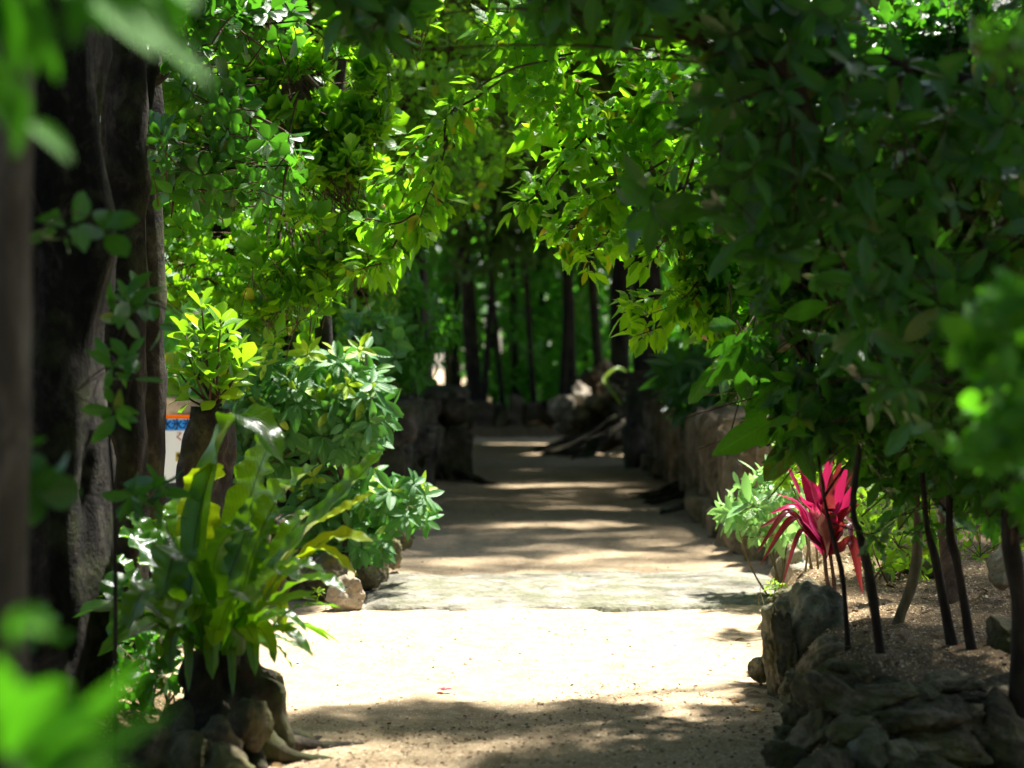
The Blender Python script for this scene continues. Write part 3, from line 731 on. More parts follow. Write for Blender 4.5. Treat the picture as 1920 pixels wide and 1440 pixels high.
# ------------------------------------------------------------------ hibiscus arch
def hibiscus():
    d = 9.9; b = gp(1790, 9.9)
    t = empty('arching_tree', b, 'tree with serrated yellow-green leaves arching over the path and drooping from the top', 'tree')
    tb = MB(); tw = MB(); fo = MB()
    limb(tb, [b, P(1760, 900, 10.35), P(1640, 500, 10.15), P(1400, 200, 10.05), P(1150, 90, 9.95), P(1000, 140, 9.85)], [.05, .045, .04, .03, .018, .008], 10, n=60, rough=.1)
    L = [ # drooping strands, px paths, depth
        ([(1060, 110), (960, 130), (870, 190), (820, 300), (770, 400), (735, 470), (700, 520)], 9.70, .5),
        ([(940, 150), (860, 210), (800, 290), (760, 360), (730, 440)], 9.75, .45),
        ([(900, 180), (840, 220), (830, 300), (790, 400), (785, 450)], 9.60, .5),
        ([(860, 215), (800, 260), (740, 330), (700, 350)], 9.70, .4),
        ([(1120, 90), (1000, 110), (930, 60), (900, 40)], 9.85, .4),
        ([(780, 400), (740, 420), (690, 410), (680, 420)], 9.65, .35), ([(750, 440), (720, 490), (690, 500), (665, 510)], 9.65, .35),
        ([(790, 350), (830, 380), (845, 385)], 9.65, .3), ([(820, 250), (860, 200), (900, 240)], 9.65, .4),
        ([(1150, 200), (1060, 300), (1000, 370), (960, 380)], 9.85, .5),
        ([(1250, 300), (1150, 360), (1080, 420), (1040, 470)], 9.75, .5),
        ([(1200, 330), (1150, 420), (1110, 480), (1100, 510)], 9.80, .5),
        ([(1300, 300), (1260, 420), (1230, 470), (1210, 480)], 9.75, .45),
        ([(1420, 380), (1340, 480), (1280, 560), (1190, 600)], 9.65, .5),
        ([(1400, 400), (1330, 520), (1260, 600), (1180, 635)], 9.55, .5),
        ([(1400, 380), (1300, 500), (1230, 560), (1170, 575)], 9.65, .45),
        ([(1440, 400), (1400, 500), (1350, 580), (1335, 640)], 9.65, .45), ([(1440, 460), (1410, 580), (1370, 660), (1370, 720)], 9.55, .45)]
    for pts, dd, sp in L:
        c = catmull([P(px, py, dd-.35+random.uniform(-.15, .15)) for px, py in pts], 40)
        n = len(c); r = np.linspace(.006, .0018, n)
        for i in range(0, n-3, 3):
            tubes(tw, c[i:i+1], (c[i+1:i+2]+c[i+2:i+3])/2, c[i+3:i+4], r[i:i+1], r[i+3:i+4], 5, 3)
        ln = np.linalg.norm(np.diff(c, axis=0), axis=1).sum(); m = int(ln/.013)
        k = np.sort(R.uniform(.12, 1, m))*(n-1); q = np.stack([np.interp(k, np.arange(n), c[:, a]) for a in range(3)], 1)
        tg = norm(np.gradient(c, axis=0))[np.minimum(k.astype(int), n-1)]
        side = rnd_dirs(m); side = norm(side-tg*(side*tg).sum(1)[:, None])
        off = side*R.uniform(.0, .07, m)[:, None]
        yd = tg*.55+side*.9+np.array([0, 0, -.35]); zd = np.array([0, -.25, 1.])+R.normal(size=(m, 3))*.45
        tubes(tw, q, q+off*.5, q+off, np.full(m, .0015), np.full(m, .001), 3, 3)
        rr = R.random(m)*.9; rr[R.random(m) < .03] = 1
        place(fo, 'ovate', q+off, yd, zd, .078*np.exp(R.normal(size=m)*.25), rr, R.uniform(.85, 1.2, m))
    for poly, d0, d1, n, sz in [
            ([(900, -60), (1500, -60), (1480, 250), (1440, 420), (1300, 440), (1200, 430), (1080, 380), (1070, 310), (990, 240), (930, 150)], 9.55, 10.2, 500, .085),
            ([(960, 330), (1100, 300), (1220, 400), (1180, 470), (1060, 480), (990, 400)], 9.55, 10.15, 70, .085),
            ([(1250, 400), (1440, 400), (1440, 620), (1360, 660), (1290, 580)], 9.55, 9.7, 170, .078)]:
        p = fill(poly, d0-.3, d1-.3, n); p = p[clump_keep(p, 3., -.16)]; m = len(p)
        dr = norm(R.normal(size=(m, 3))+np.array([-.4, -.2, -.3]))
        rosettes(fo, p, dr, 'ovate', (4, 6), sz, (30, 80), .25, .35, None, .6)
        nodes = [P(1400, 200, 10.05), P(1150, 90, 9.95), P(1280, 150, 9.95), P(1000, 140, 9.85), P(1500, 320, 10.05), P(1200, 330, 9.85), P(1350, 480, 9.75)]
        twigs_to(tw, p, nodes, .003, .22)
    tb.build('trunk', M['twig'], t); fo.build('crown', M['hibiscus'], t); tw.build('twigs', M['twig'], t)
hibiscus()

# ------------------------------------------------------------------ dark saplings on the right
G_S = 'dark leafed saplings in the right bed'
saps = [ # label, px base, d, stem path px, radius, bark, crown polys
    ('slender black sapling nearest the red leafed plant, thinnest stem in the right bed', 1592, 8.3, [(1590, 1200), (1580, 1080), (1560, 1000), (1540, 900), (1520, 700)], .012, 'stem',
     [([(1450, 700), (1560, 690), (1640, 740), (1640, 840), (1560, 820), (1480, 790)], 7.9, 8.7, 34), ([(1300, 20), (1500, -60), (1560, 150), (1500, 330), (1400, 380), (1330, 200)], 7.8, 8.9, 150)]),
    ('black sapling with a knotted stem rising from behind the front rocks', 1652, 8.0, [(1650, 1210), (1630, 1080), (1612, 1000), (1600, 940), (1620, 700), (1560, 400)], .019, 'stem',
     [([(1440, 250), (1600, 200), (1660, 420), (1640, 640), (1500, 640), (1400, 520), (1440, 420)], 7.6, 8.6, 260)]),
    ('tan sapling with a curved trunk flaring at the foot in the right bed', 1682, 9.05, [(1690, 1150), (1715, 1080), (1722, 1000), (1720, 900), (1740, 600)], .026, 'tan_stem',
     [([(1560, 500), (1760, 450), (1820, 620), (1800, 800), (1720, 940), (1600, 900)], 8.4, 9.6, 260)]),
    ('left one of the pair of straight black stems in the right bed', 1792, 8.35, [(1775, 1150), (1755, 1050), (1735, 960), (1720, 700)], .022, 'stem',
     [([(1640, 0), (1840, -60), (1860, 200), (1800, 420), (1660, 420), (1580, 220)], 7.8, 8.9, 260)]),
    ('right one of the pair of straight black stems in the right bed', 1826, 8.3, [(1812, 1150), (1795, 1050), (1780, 960), (1800, 600), (1800, 200)], .020, 'stem',
     [([(1700, 300), (1960, 260), (1980, 560), (1900, 740), (1740, 640)], 7.8, 9.0, 260)]),
    ('thick black stem at the right edge of the picture', 1915, 7.6, [(1912, 1150), (1895, 1000), (1885, 800), (1890, 400)], .036, 'stem',
     [([(1740, 640), (2050, 500), (2080, 900), (1960, 1000), (1840, 940), (1720, 860)], 7.2, 8.4, 260), ([(1800, -60), (2080, -80), (2080, 400), (1840, 360)], 7.2, 8.4, 200)]),
]
for lab, px, d, path, r, bk, regs in saps:
    rg = [(p, a, b, int(n*1.6)) for p, a, b, n in regs]
    q = path[min(2, len(path)-2)]; rg.append(([(q[0]-45, q[1]-60), (q[0]+45, q[1]-60), (q[0]+45, q[1]+50), (q[0]-45, q[1]+50)], d-.15, d+.15, 2))
    region_tree('sapling', lab, 'sapling', G_S, gp(px, d), poly_tree_pts(px, d, path), [r*1.5, r, r*.95, r*.9, r*.7, r*.5, r*.3], rg,
                'big', 'dark', bk, .105, (5, 8), (30, 90), up=.3, th=-.25, twr=.004, droop=.2, rough=.2, sides=12)
region_tree('drooping_tree', 'tree with long drooping dark leaves hanging over the red leafed plant', 'tree', None,
    gp(1990, 9.0), poly_tree_pts(1990, 9.0, [(1960, 900), (1800, 700), (1650, 720), (1500, 730)]), [.04, .035, .03, .02, .012, .006],
    [([(1320, 620), (1500, 560), (1560, 700), (1480, 800), (1400, 720), (1340, 700)], 8.3, 9.0, 22), ([(1440, 740), (1560, 740), (1560, 820), (1440, 830)], 8.2, 8.8, 12)],
    'big', 'dark', 'stem', .19, (3, 5), (50, 110), up=-.3, th=None, droop=1.1, twr=.004)
region_tree('glossy_tree', 'nearer tree with broad glossy oval leaves hanging in the upper right', 'tree', None,
    gp(2150, 6.6), poly_tree_pts(2150, 6.6, [(2140, 700), (2050, 300), (1700, 120), (1500, 150)]), [.05, .045, .04, .03, .02, .008],
    [([(1260, -40), (1560, -60), (1620, 120), (1480, 180), (1300, 80)], 6.3, 7.2, 50), ([(1290, 140), (1540, 160), (1520, 300), (1440, 500), (1320, 420)], 6.4, 7.3, 60),
     ([(1180, 340), (1300, 340), (1300, 400), (1200, 410)], 6.6, 7.1, 4), ([(950, -60), (1300, -60), (1260, 60), (1000, 30)], 6.4, 7.2, 40), ([(640, -60), (780, -60), (760, 90), (650, 90)], 6.8, 7.4, 20),
     ([(1500, 100), (2000, 60), (2000, 900), (1560, 760), (1520, 400)], 6.2, 7.4, 190)],
    'elliptic', 'dark', 'stem', .12, (5, 7), (40, 100), up=.1, th=None, twr=.004, droop=.1)
# ------------------------------------------------------------------ blurred foreground plants
region_tree('foreground_shrub', 'out of focus shrub with many small bright leaves at the right edge', 'shrub', None,
    (1.2, 4.2, 0), [(1.2, 4.2, surf(1.2, 4.2)-.05), (1.15, 4.15, .8), (1.06, 4.1, 1.45)], [.02, .015, .006],
    [([(1830, 570), (1900, 530), (2050, 500), (2050, 760), (1850, 720), (1790, 640)], 3.9, 4.3, 85), ([(1830, 760), (2050, 740), (2050, 860), (1790, 860)], 3.9, 4.3, 50), ([(1900, 860), (2050, 850), (2050, 980), (1910, 960)], 3.9, 4.3, 20)],
    'round', 'clump', 'stem', .046, (4, 6), (30, 90), up=.5, th=None, twr=.0015)
region_tree('foreground_sprig', 'small out of focus sprig of bright leaves in the top right corner', 'shrub', None,
    (1.5, 4.0, 0), [(1.5, 4.0, surf(1.5, 4)-.05), (1.35, 4, 1.2), (1.02, 4.0, 2.12)], [.02, .015, .005],
    [([(1820, 60), (1950, 40), (1950, 110), (1830, 110)], 3.9, 4.1, 9)],
    'elliptic', 'clump', 'stem', .055, (4, 6), (30, 90), up=.1, th=None, twr=.002)
region_tree('climber', 'leafy climber with dark round leaves low on the pale trunk at the left edge', 'climber', None,
    (-1.2, 4.6, 0), [(-1.2, 4.6, surf(-1.2, 4.6)-.05), (-1.17, 4.5, .8), (-1.16, 4.45, 1.6)], [.008, .007, .004],
    [([(-40, 820), (60, 830), (130, 920), (60, 980), (-40, 960)], 4.3, 4.6, 10), ([(0, 1120), (80, 1140), (90, 1220), (0, 1230)], 4.0, 4.4, 4), ([(130, 400), (190, 400), (200, 470), (60, 470), (60, 420)], 5.4, 5.8, 4)],
    'round', 'dark', 'stem', .07, (3, 5), (40, 95), up=.1, th=None, twr=.002)
region_tree('sapling', 'thin shaded sapling with narrow leaves in front of the slimmer dark trunk', 'sapling', None,
    gp(220, 7.0), poly_tree_pts(215, 7.0, [(215, 1000), (205, 760), (240, 600), (250, 560)]), [.008, .007, .006, .005, .003],
    [([(200, 540), (290, 540), (290, 620), (220, 640)], 6.8, 7.2, 7), ([(190, 640), (270, 660), (265, 760), (200, 800)], 6.8, 7.2, 8), ([(230, 900), (310, 920), (310, 980), (230, 960)], 6.8, 7.2, 6)],
    'elliptic', 'dark', 'stem', .095, (3, 5), (40, 95), up=.2, th=None, twr=.0025)

def bush(name, label, cat, base_px, d, regions, kind, mat, size, nl=(4, 7), stems=5, up=.5, droop=.1, group=None, spread=(30, 90), stemmat='tan_stem', sr=.006):
    b0 = gp(base_px, d); t = empty(name, b0, label, cat, group); fo = MB(); tw = MB(); nodes = []
    for poly, d0, d1, n in regions:
        p = fill(poly, d0, d1, n); c = p.mean(0)
        dr = norm(p-np.array(c)+np.array([0, 0, -.0]))*.7+R.normal(size=p.shape)*.35+np.array([0, -.2, up])
        rosettes(fo, p, dr, kind, nl, size, spread, .25, droop)
        for k in range(stems):
            e = p[R.integers(len(p))]; f = np.array(b0)+R.normal(size=3)*np.array([.06, .06, 0])
            cc = limb(tw, [f, f*.5+e*.5+R.normal(size=3)*.03, e], [sr*1.3, sr, sr*.4], 6, n=10, rough=.1); nodes += list(cc[3:])
        twigs_to(tw, p, nodes, sr*.35, 1.0)
    tw.build('stem', M[stemmat], t); fo.build('foliage', M[mat], t); return t
# ------------------------------------------------------------------ bird's nest fern
def strip(mb, pts, width, nseg=44, cols=7, wavy=.25, wfreq=16, rnd=.5, twist=0., prof='frond', fold=.35, up=(0, -.25, 1)):
    c = catmull(pts, nseg); tg = norm(np.gradient(c, axis=0)); t = np.linspace(0, 1, nseg)
    upv = np.array(up, float)
    x = norm(np.cross(tg, upv[None])); z = np.cross(x, tg)
    if twist:
        a = twist*t; x, z = x*np.cos(a)[:, None]+z*np.sin(a)[:, None], z*np.cos(a)[:, None]-x*np.sin(a)[:, None]
    if prof == 'frond': w = np.interp(t, [0, .12, .45, .75, .9, 1], [.25, .55, .95, 1, .7, .02])
    else: w = np.sin(PI*np.clip(t, 0, 1)**.7)**.7; w[0] = .2; w[-1] = .02
    w = w*width/2; us = np.linspace(-1, 1, cols); ph = random.random()*6
    V = np.zeros((nseg, cols, 3)); A = np.zeros((nseg, cols, 3))
    for j, u in enumerate(us):
        wob_ = np.sin(t*wfreq*2*PI*.5+ph+(1.7 if u > 0 else 0))+.5*np.sin(t*wfreq*1.9+ph*2+u)
        ww = w*(1+.09*wavy*4*np.sin(t*wfreq*3+ph+u*2)*abs(u))
        V[:, j] = c+x*(u*ww)[:, None]+z*(fold*abs(u)*w+wavy*w*abs(u)**1.5*wob_*.55)[:, None]
        A[:, j] = np.stack([np.full(nseg, rnd), np.full(nseg, u), t], 1)
    i = np.arange(nseg-1)[:, None]*cols+np.arange(cols-1)[None]
    F = np.stack([i, i+1, i+1+cols, i+cols], -1).reshape(-1, 4)
    mb.add(V, F, A.reshape(-1, 3))
FD = 7.75
fern = empty('bird_nest_fern', P(415, 1215, FD), 'large bird nest fern with wavy strap fronds growing on the root stump', 'fern')
FR = [ # (px,py,depth offset) points, width in px, material, waviness
    ([(440, 1200, 0), (520, 1060, 0), (640, 930, 0), (722, 842, .05)], 62, 'fern', .22),
    ([(440, 1190, .1), (470, 1050, .2), (520, 940, .25), (592, 872, .2)], 88, 'fern', .35),
    ([(425, 1190, .2), (440, 1040, .35), (480, 900, .45), (520, 795, .5)], 92, 'fern', .3),
    ([(350, 1190, .1), (370, 980, .2), (425, 810, .2), (470, 785, .1), (530, 868, 0)], 84, 'fern', .18),
    ([(375, 1190, .1), (372, 1040, .25), (382, 930, .3), (395, 868, .2)], 92, 'fern_old', .15),
    ([(440, 1200, -.1), (540, 1080, -.1), (620, 1010, -.1), (700, 1015, -.15)], 46, 'fern_old', .3),
    ([(450, 1190, 0), (560, 1010, .1), (640, 960, .1), (700, 925, .1)], 40, 'fern_old', .3),
    ([(455, 1200, -.1), (530, 1080, -.1), (600, 1030, -.15), (672, 1082, -.2)], 36, 'fern_old', .3),
    ([(430, 1230, -.1), (370, 1080, -.35), (330, 1040, -.5), (305, 1115, -.6)], 74, 'fern', .3),
    ([(440, 1230, -.1), (400, 1080, -.3), (430, 1000, -.4), (470, 1000, -.5)], 60, 'fern', .25),
    ([(440, 1220, -.2), (480, 1110, -.35), (540, 1060, -.4), (610, 1072, -.45)], 48, 'fern', .35),
    ([(450, 1230, -.2), (470, 1130, -.4), (520, 1075, -.5), (560, 1090, -.6)], 56, 'fern', .3),
    ([(460, 1230, -.1), (540, 1150, -.2), (590, 1135, -.25), (640, 1140, -.3)], 26, 'fern', .3),
    ([(430, 1230, 0), (420, 1120, .0), (460, 1000, .1), (475, 930, .1)], 74, 'fern', .2),
    ([(380, 1220, 0), (310, 1090, .1), (260, 1020, .2), (240, 990, .3)], 64, 'fern', .25),
    ([(370, 1220, 0), (290, 1120, .0), (230, 1090, .0), (205, 1130, -.1)], 60, 'fern', .25),
    ([(380, 1220, -.1), (330, 1120, -.3), (270, 1110, -.5), (240, 1180, -.6)], 58, 'fern', .25),
    ([(380, 1210, .1), (330, 1060, .3), (310, 980, .4), (300, 960, .4)], 60, 'fern', .2),
    ([(390, 1220, -.2), (370, 1150, -.4), (340, 1130, -.6), (320, 1180, -.75)], 54, 'fern', .3),
    ([(450, 1240, .1), (500, 1195, .1), (540, 1205, .1), (592, 1230, .1)], 17, 'fern', .5),
    ([(460, 1225, .1), (500, 1200, .1), (525, 1220, .1), (550, 1258, .1)], 16, 'fern', .5),
    ([(450, 1230, .15), (475, 1140, .2), (520, 1120, .2), (530, 1190, .2)], 30, 'fern_old', .3),
    ([(400, 1230, .2), (420, 1150, .35), (500, 1080, .5), (560, 1030, .5)], 56, 'fern', .25),
    ([(360, 1210, .15), (300, 1060, .4), (330, 960, .5), (360, 930, .5)], 54, 'fern', .2),
    ([(420, 1230, -.2), (440, 1170, -.4), (500, 1140, -.5), (590, 1110, -.55)], 40, 'fern', .35),
    ([(400, 1230, -.25), (420, 1150, -.45), (450, 1110, -.6), (470, 1130, -.7)], 50, 'fern', .3),
]
for k in range(22):
    a = k*2.4; ex = math.cos(a); L = random.uniform(170, 290); up = random.uniform(.35, .6); dd = -.55*math.sin(a)
    b0 = (410+ex*25, 1225-random.random()*20, 0)
    if k % 2: up *= .45; L *= 1.1
    if ex > .2: L *= .78
    FR.append(([b0, (b0[0]+ex*L*.28, b0[1]-L*up*.5, dd*.35), (b0[0]+ex*L*.62, b0[1]-L*up*.9, dd*.8), (b0[0]+ex*L*.95, b0[1]-L*up*(.85 if k % 3 else .45)+(30 if k % 2 else 0), dd*1.3)], random.uniform(26, 44), 'fern', .12))
for x, yb, dq, w in [(318, 1262, -.3, 26), (352, 1300, -.2, 20), (398, 1275, -.4, 30), (436, 1308, -.25, 18), (478, 1268, -.3, 26), (515, 1246, -.1, 20), (300, 1235, .1, 30)]:
    sx = (x-415)/85.
    FR.append(([(412+sx*14, 1225, 0), (412+sx*50, 1190-abs(sx)*18, dq*.4), (412+sx*78, 1205-abs(sx)*10, dq*.8), (x, yb, dq)], w, 'fern', .15))
FR += [([(385, 1225, .1), (320, 1100, .2), (270, 1000, .3), (232, 960, .3)], 52, 'fern', .2), ([(380, 1225, .2), (280, 1130, .3), (230, 1060, .3), (200, 1050, .3)], 50, 'fern', .2),
       ([(385, 1230, 0), (300, 1170, 0), (240, 1150, -.1), (205, 1200, -.2)], 48, 'fern', .2), ([(390, 1230, .2), (340, 1110, .4), (290, 1040, .5), (270, 1060, .6)], 56, 'fern', .2),
       ([(440, 1215, .1), (500, 1080, .2), (560, 980, .3), (600, 960, .3)], 60, 'fern', .22), ([(450, 1220, -.1), (520, 1120, -.2), (590, 1085, -.3), (650, 1110, -.35)], 40, 'fern', .3)]
for pts, w, mt, wv in FR:
    b = MB(); strip(b, [P(x, y, FD+q) for x, y, q in pts], w/FPX*FD*1.0, wavy=wv*(1.5 if w > 58 else 1.0), rnd=random.random(), twist=random.uniform(-.4, .5), wfreq=random.uniform(12, 20))
    b.build('frond', M[mt], fern)
def fore_plant(name, label, cat, stem, B, d0, mat='fore'):
    x, y = stem[0][:2]; z = surf(x, y)
    t = empty(name, (x, y, z), label, cat)
    b = MB(); limb(b, [(x, y, z-.03)]+list(stem[1:]), [.022, .018, .012, .006], 8, n=24, rough=.1); b.build('stem', M['stem'], t)
    for k, (a, c, e, w) in enumerate(B):
        d = d0+.2*random.random(); b = MB()
        strip(b, [P(*a, d), P(*c, d-.02), P(*e, d-.04)], w/FPX*d, 16, 5, .05, 4, random.random(), random.uniform(-.5, .5), 'lance', .25, (0, -.8, .6))
        b.build('leaf', M[mat], t)
fore_plant('foreground_shrub', 'out of focus shrub with long bright leaves in the bottom left corner', 'shrub', [(-.62, 2.15), (-.6, 2.13, .6), P(20, 1400, 2.1)],
    [((40, 1420), (150, 1360), (272, 1240), 64), ((60, 1440), (200, 1400), (328, 1325), 60), ((30, 1380), (90, 1310), (130, 1290), 64), ((20, 1440), (110, 1440), (215, 1440), 64), ((20, 1400), (10, 1300), (-10, 1230), 64),
     ((10, 1420), (40, 1330), (60, 1280), 60), ((60, 1460), (130, 1400), (200, 1390), 64), ((90, 1470), (180, 1470), (260, 1450), 60), ((0, 1460), (80, 1490), (140, 1500), 64), ((20, 1200), (50, 1165), (98, 1190), 66), ((40, 1400), (120, 1350), (180, 1340), 54)], 2.0)
fore_plant('foreground_tree', 'out of focus branch with long hanging bright leaves in the top left corner', 'tree', [(-1.1, 2.75), (-1.05, 2.7, 1.2), (-.85, 2.7, 2.0), P(160, -70, 2.65)],
    [((180, -40), (300, 60), (400, 165), 64), ((150, -60), (230, 40), (300, 110), 58), ((40, -40), (80, 60), (110, 155), 50), ((0, -30), (20, 60), (30, 150), 50), ((30, 150), (40, 220), (30, 300), 42), ((60, 230), (100, 260), (135, 305), 38),
     ((100, -60), (180, 0), (250, 70), 64), ((0, -60), (-10, 10), (20, 60), 64), ((250, -60), (310, 0), (345, 70), 54), ((-20, 100), (0, 180), (10, 240), 44), ((60, -60), (150, -10), (200, 60), 64), ((300, -60), (340, -20), (370, 20), 54),
     ((200, -60), (150, 20), (140, 90), 54), ((20, 40), (60, 90), (60, 150), 44)], 2.6)
# ------------------------------------------------------------------ rocks
def rock_geo(seed, cuts=9, sub=4, box=0., n1=.16, n2=.05, fr=1.3):
    bm = bmesh.new(); bmesh.ops.create_icosphere(bm, subdivisions=sub, radius=1)
    V = np.array([v.co[:] for v in bm.verts]); F = [[v.index for v in f.verts] for f in bm.faces]; bm.free()
    rs = np.random.default_rng(seed)
    if box: V = np.sign(V)*np.abs(V)**(1-box); 
    for k in range(cuts):
        n = norm(rs.normal(size=3)); o = rs.uniform(.55, .85); d = V@n; m = d > o
        V[m] -= ((d[m]-o)*.92)[:, None]*n
    so = seed*3.7
    D = np.array([n1*mnoise.noise(Vector((p[0]*fr+so, p[1]*fr, p[2]*fr)))*2+n2*(mnoise.noise(Vector((p[0]*4+so, p[1]*4, p[2]*4)))*2)+n2*.6*abs(mnoise.noise(Vector((p[0]*9, p[1]*9+so, p[2]*9)))*2) + n2*.35*mnoise.noise(Vector((p[0]*21, p[1]*21+so, p[2]*21))) for p in V])
    V = V*(1+D)[:, None]
    return V, F
def mesh_tri(name, V, F, mat, parent=None):
    me = bpy.data.meshes.new(name); me.from_pydata(V.tolist(), [], F); me.materials.append(mat)
    me.polygons.foreach_set('use_smooth', np.ones(len(me.polygons), bool)); me.update()
    o = bpy.data.objects.new(name, me); col.objects.link(o)
    if parent is not None: o.parent = parent
    return o
def rotz(V, a):
    c, s = math.cos(a), math.sin(a); return V@np.array([[c, s, 0], [-s, c, 0], [0, 0, 1]])
def rotx(V, a):
    c, s = math.cos(a), math.sin(a); return V@np.array([[1, 0, 0], [0, c, s], [0, -s, c]])
def roty(V, a):
    c, s = math.cos(a), math.sin(a); return V@np.array([[c, 0, s], [0, 1, 0], [-s, 0, c]])
RS = [0]; G_R = 'rocks edging the right bed'
def rock(label, loc, size, mat='rock', rot=(0, 0), box=0.2, cuts=9, sub=4, group=None, name='rock', n1=.16, n2=.06):
    if group == G_R: cuts, n2, sub = 15, max(n2, .10), 5
    RS[0] += 1; V, F = rock_geo(RS[0]+20, cuts, sub, box, n1, n2)
    V = rotz(roty(V*np.array(size), rot[1]), rot[0])
    o = mesh_tri(name, V, F, M[mat]); o.location = tuple(float(q) for q in loc)
    return tag(o, label, 'rock' if name == 'rock' else 'stone', group)
def label_on_slope(g): return g in (G_R,)
def R_at(label, px, py_bot, d, w, h, mat='rock', depth=None, rot=(0, 0), lift=0, **k):
    """a rock whose centre foot is seen at px, py_bot, w x h pixels large at depth d"""
    if label_on_slope(k.get('group')): h *= .86; d = hit(px, py_bot-h*.42)-.02
    s = d/FPX; c = P(px, py_bot-h/2, d)
    return rock(label, c, (w*s/2*1.05, (depth or w*s*.5), h*s/2*1.08), mat, rot, **k)

def hit(px, py):
    for d in np.arange(6.2, 16, .02):
        q = P(px, py, d)
        if q[2] < surf(q[0], q[1]): return float(d)
    return 9.0
G_R = 'rocks edging the right bed'
G_T = 'tall rocks at the corner of the right bed'
R_at('tall upright grey green rock, biggest of the rocks edging the right bed', 1512, 1330, 9.2, 150, 222, 'rock_grey', .2, (0, .12), group=G_T, sub=5, cuts=7)
R_at('rough dark pitted rock behind the tall grey rock at the bed corner', 1520, 1270, 9.75, 150, 160, 'rock_dark', .2, (.3, 0), group=G_T, sub=5, n2=.12)
R_at('narrow brown rock face leaning against the path side of the tall grey rock', 1468, 1345, 9.05, 60, 190, 'rock', .1, (0, .1), group=G_T, sub=5, n2=.1)
R_at('low dark rock between the tall grey rock and the thinnest sapling', 1560, 1290, 9.0, 90, 110, 'rock_dark', .14, (.4, .3), group=G_T, n2=.1)
R_at('small root-like stone on the path at the foot of the tall grey rock', 1432, 1285, 9.35, 45, 50, 'rock', .06, (0, .5), group=G_T)
R_at('slanting slab rock pointing up toward the knotted sapling', 1600, 1360, 8.3, 190, 70, 'rock', .1, (0, -.45), group=G_R, box=.4, sub=5)
R_at('squat mossy rock under the slanting slab rock', 1565, 1350, 8.45, 130, 120, 'rock', .16, (.5, .2), group=G_R, sub=5)
R_at('flat topped dark rock in the middle of the front right pile', 1680, 1400, 8.0, 210, 110, 'rock_dark', .2, (.2, .12), group=G_R, sub=5, box=.35)
R_at('flat rock with a pinkish patch right of the slanting slab', 1650, 1330, 8.2, 160, 60, 'rock', .14, (0, .1), group=G_R, box=.35)
R_at('small grey stone at the path edge left of the front pile', 1478, 1410, 8.2, 60, 60, 'rock_grey', .06, (0, .2), group=G_R)
R_at('knobbly green rock low in the front pile beside the path', 1535, 1440, 7.9, 120, 130, 'rock', .15, (.3, -.1), group=G_R, sub=5, n2=.1)
R_at('pale wedge shaped rock at the bottom of the front pile', 1630, 1475, 7.6, 110, 130, 'rock_grey', .12, (.2, .3), group=G_R, sub=5, cuts=12)
R_at('dark rock filling the bottom of the pile left of the pale wedge', 1545, 1500, 7.5, 130, 110, 'rock_dark', .14, (0, 0), group=G_R, sub=5)
R_at('long brown rock lying across the lower right pile', 1760, 1440, 7.7, 200, 80, 'rock', .15, (0, .15), group=G_R, box=.3, sub=5)
R_at('pinkish flat rock at the bottom right of the pile', 1740, 1490, 7.4, 220, 90, 'rock_dark', .18, (.3, -.1), group=G_R, box=.3, sub=5)
R_at('dark blocky rock near the right bottom corner', 1865, 1460, 7.3, 170, 170, 'rock_dark', .2, (.2, .1), group=G_R, sub=5, box=.3)
R_at('low stone behind the blocky corner rock', 1830, 1350, 8.0, 150, 60, 'rock', .14, (.1, -.1), group=G_R, box=.3)
R_at('mossy rounded rock in the bottom right corner', 1935, 1400, 7.1, 130, 130, 'rock', .2, (.1, -.1), group=G_R)
for px, pb, w, h, mt, rt, lab in [
        (1545, 1300, 120, 120, 'rock', .2, 'mossy rock bridging the tall corner rock and the rock pile'), (1600, 1290, 120, 60, 'rock_dark', -.2, 'flat dark rock behind the mossy bridging rock'),
        (1500, 1350, 80, 120, 'rock', -.2, 'low rock touching the path right below the tall corner rock'), (1760, 1300, 130, 50, 'rock', .1, 'low mossy rock between the knotted stem and the pair of stems'),
        (1535, 1340, 110, 80, 'rock', .3, 'rough mossy rock between the tall corner rock and the pile'),
        (1500, 1380, 90, 110, 'rock', .1, 'mossy rock wedged under the tall grey rock foot'), (1590, 1425, 120, 90, 'rock', .3, 'brown rock between the knobbly green rock and the flat topped one'),
        (1720, 1345, 150, 70, 'rock_dark', -.1, 'dark low rock at the top of the pile under the pair of stems'), (1800, 1395, 150, 80, 'rock', .2, 'brown rock right of the flat topped dark rock'),
        (1690, 1460, 150, 90, 'rock_grey', -.3, 'grey slanted rock under the flat topped dark rock'), (1900, 1330, 150, 80, 'rock_dark', .1, 'dark rock below the thick stem'),
        (1480, 1470, 90, 90, 'rock_dark', .2, 'dark rock at the bottom edge beside the path'), (1580, 1300, 100, 60, 'rock', -.2, 'rock at the top of the pile beside the knotted sapling foot')]:
    R_at(lab, px, pb, 8, w, h, mt, None, (.2, rt), group=G_R, sub=5, box=.25, n2=.08)
R_at('black rounded rock behind the thick stem at the right edge', 1890, 1240, 8.4, 110, 80, 'rock_dark', .14, (.1, 0))
R_at('pinkish pale stone among leaves at the far right of the bed', 1885, 1100, 10.0, 60, 80, 'rock_pale', .1, (.1, 0))
R_at('small pale stone between the red leafed plant and the corner rock', 1565, 1130, 10.5, 60, 22, 'rock_pale', .06, group='small pale stones in the bed')
R_at('small flat pale stone left of the red leafed plant foot', 1510, 1125, 10.9, 55, 20, 'rock_pale', .06, group='small pale stones in the bed')
R_at('grey stone behind the tan curved sapling', 1750, 1090, 11.2, 60, 50, 'rock_grey', .1)
R_at('dark rock below the green bush in the right bed', 1690, 1090, 11.4, 70, 50, 'rock_dark', .1)
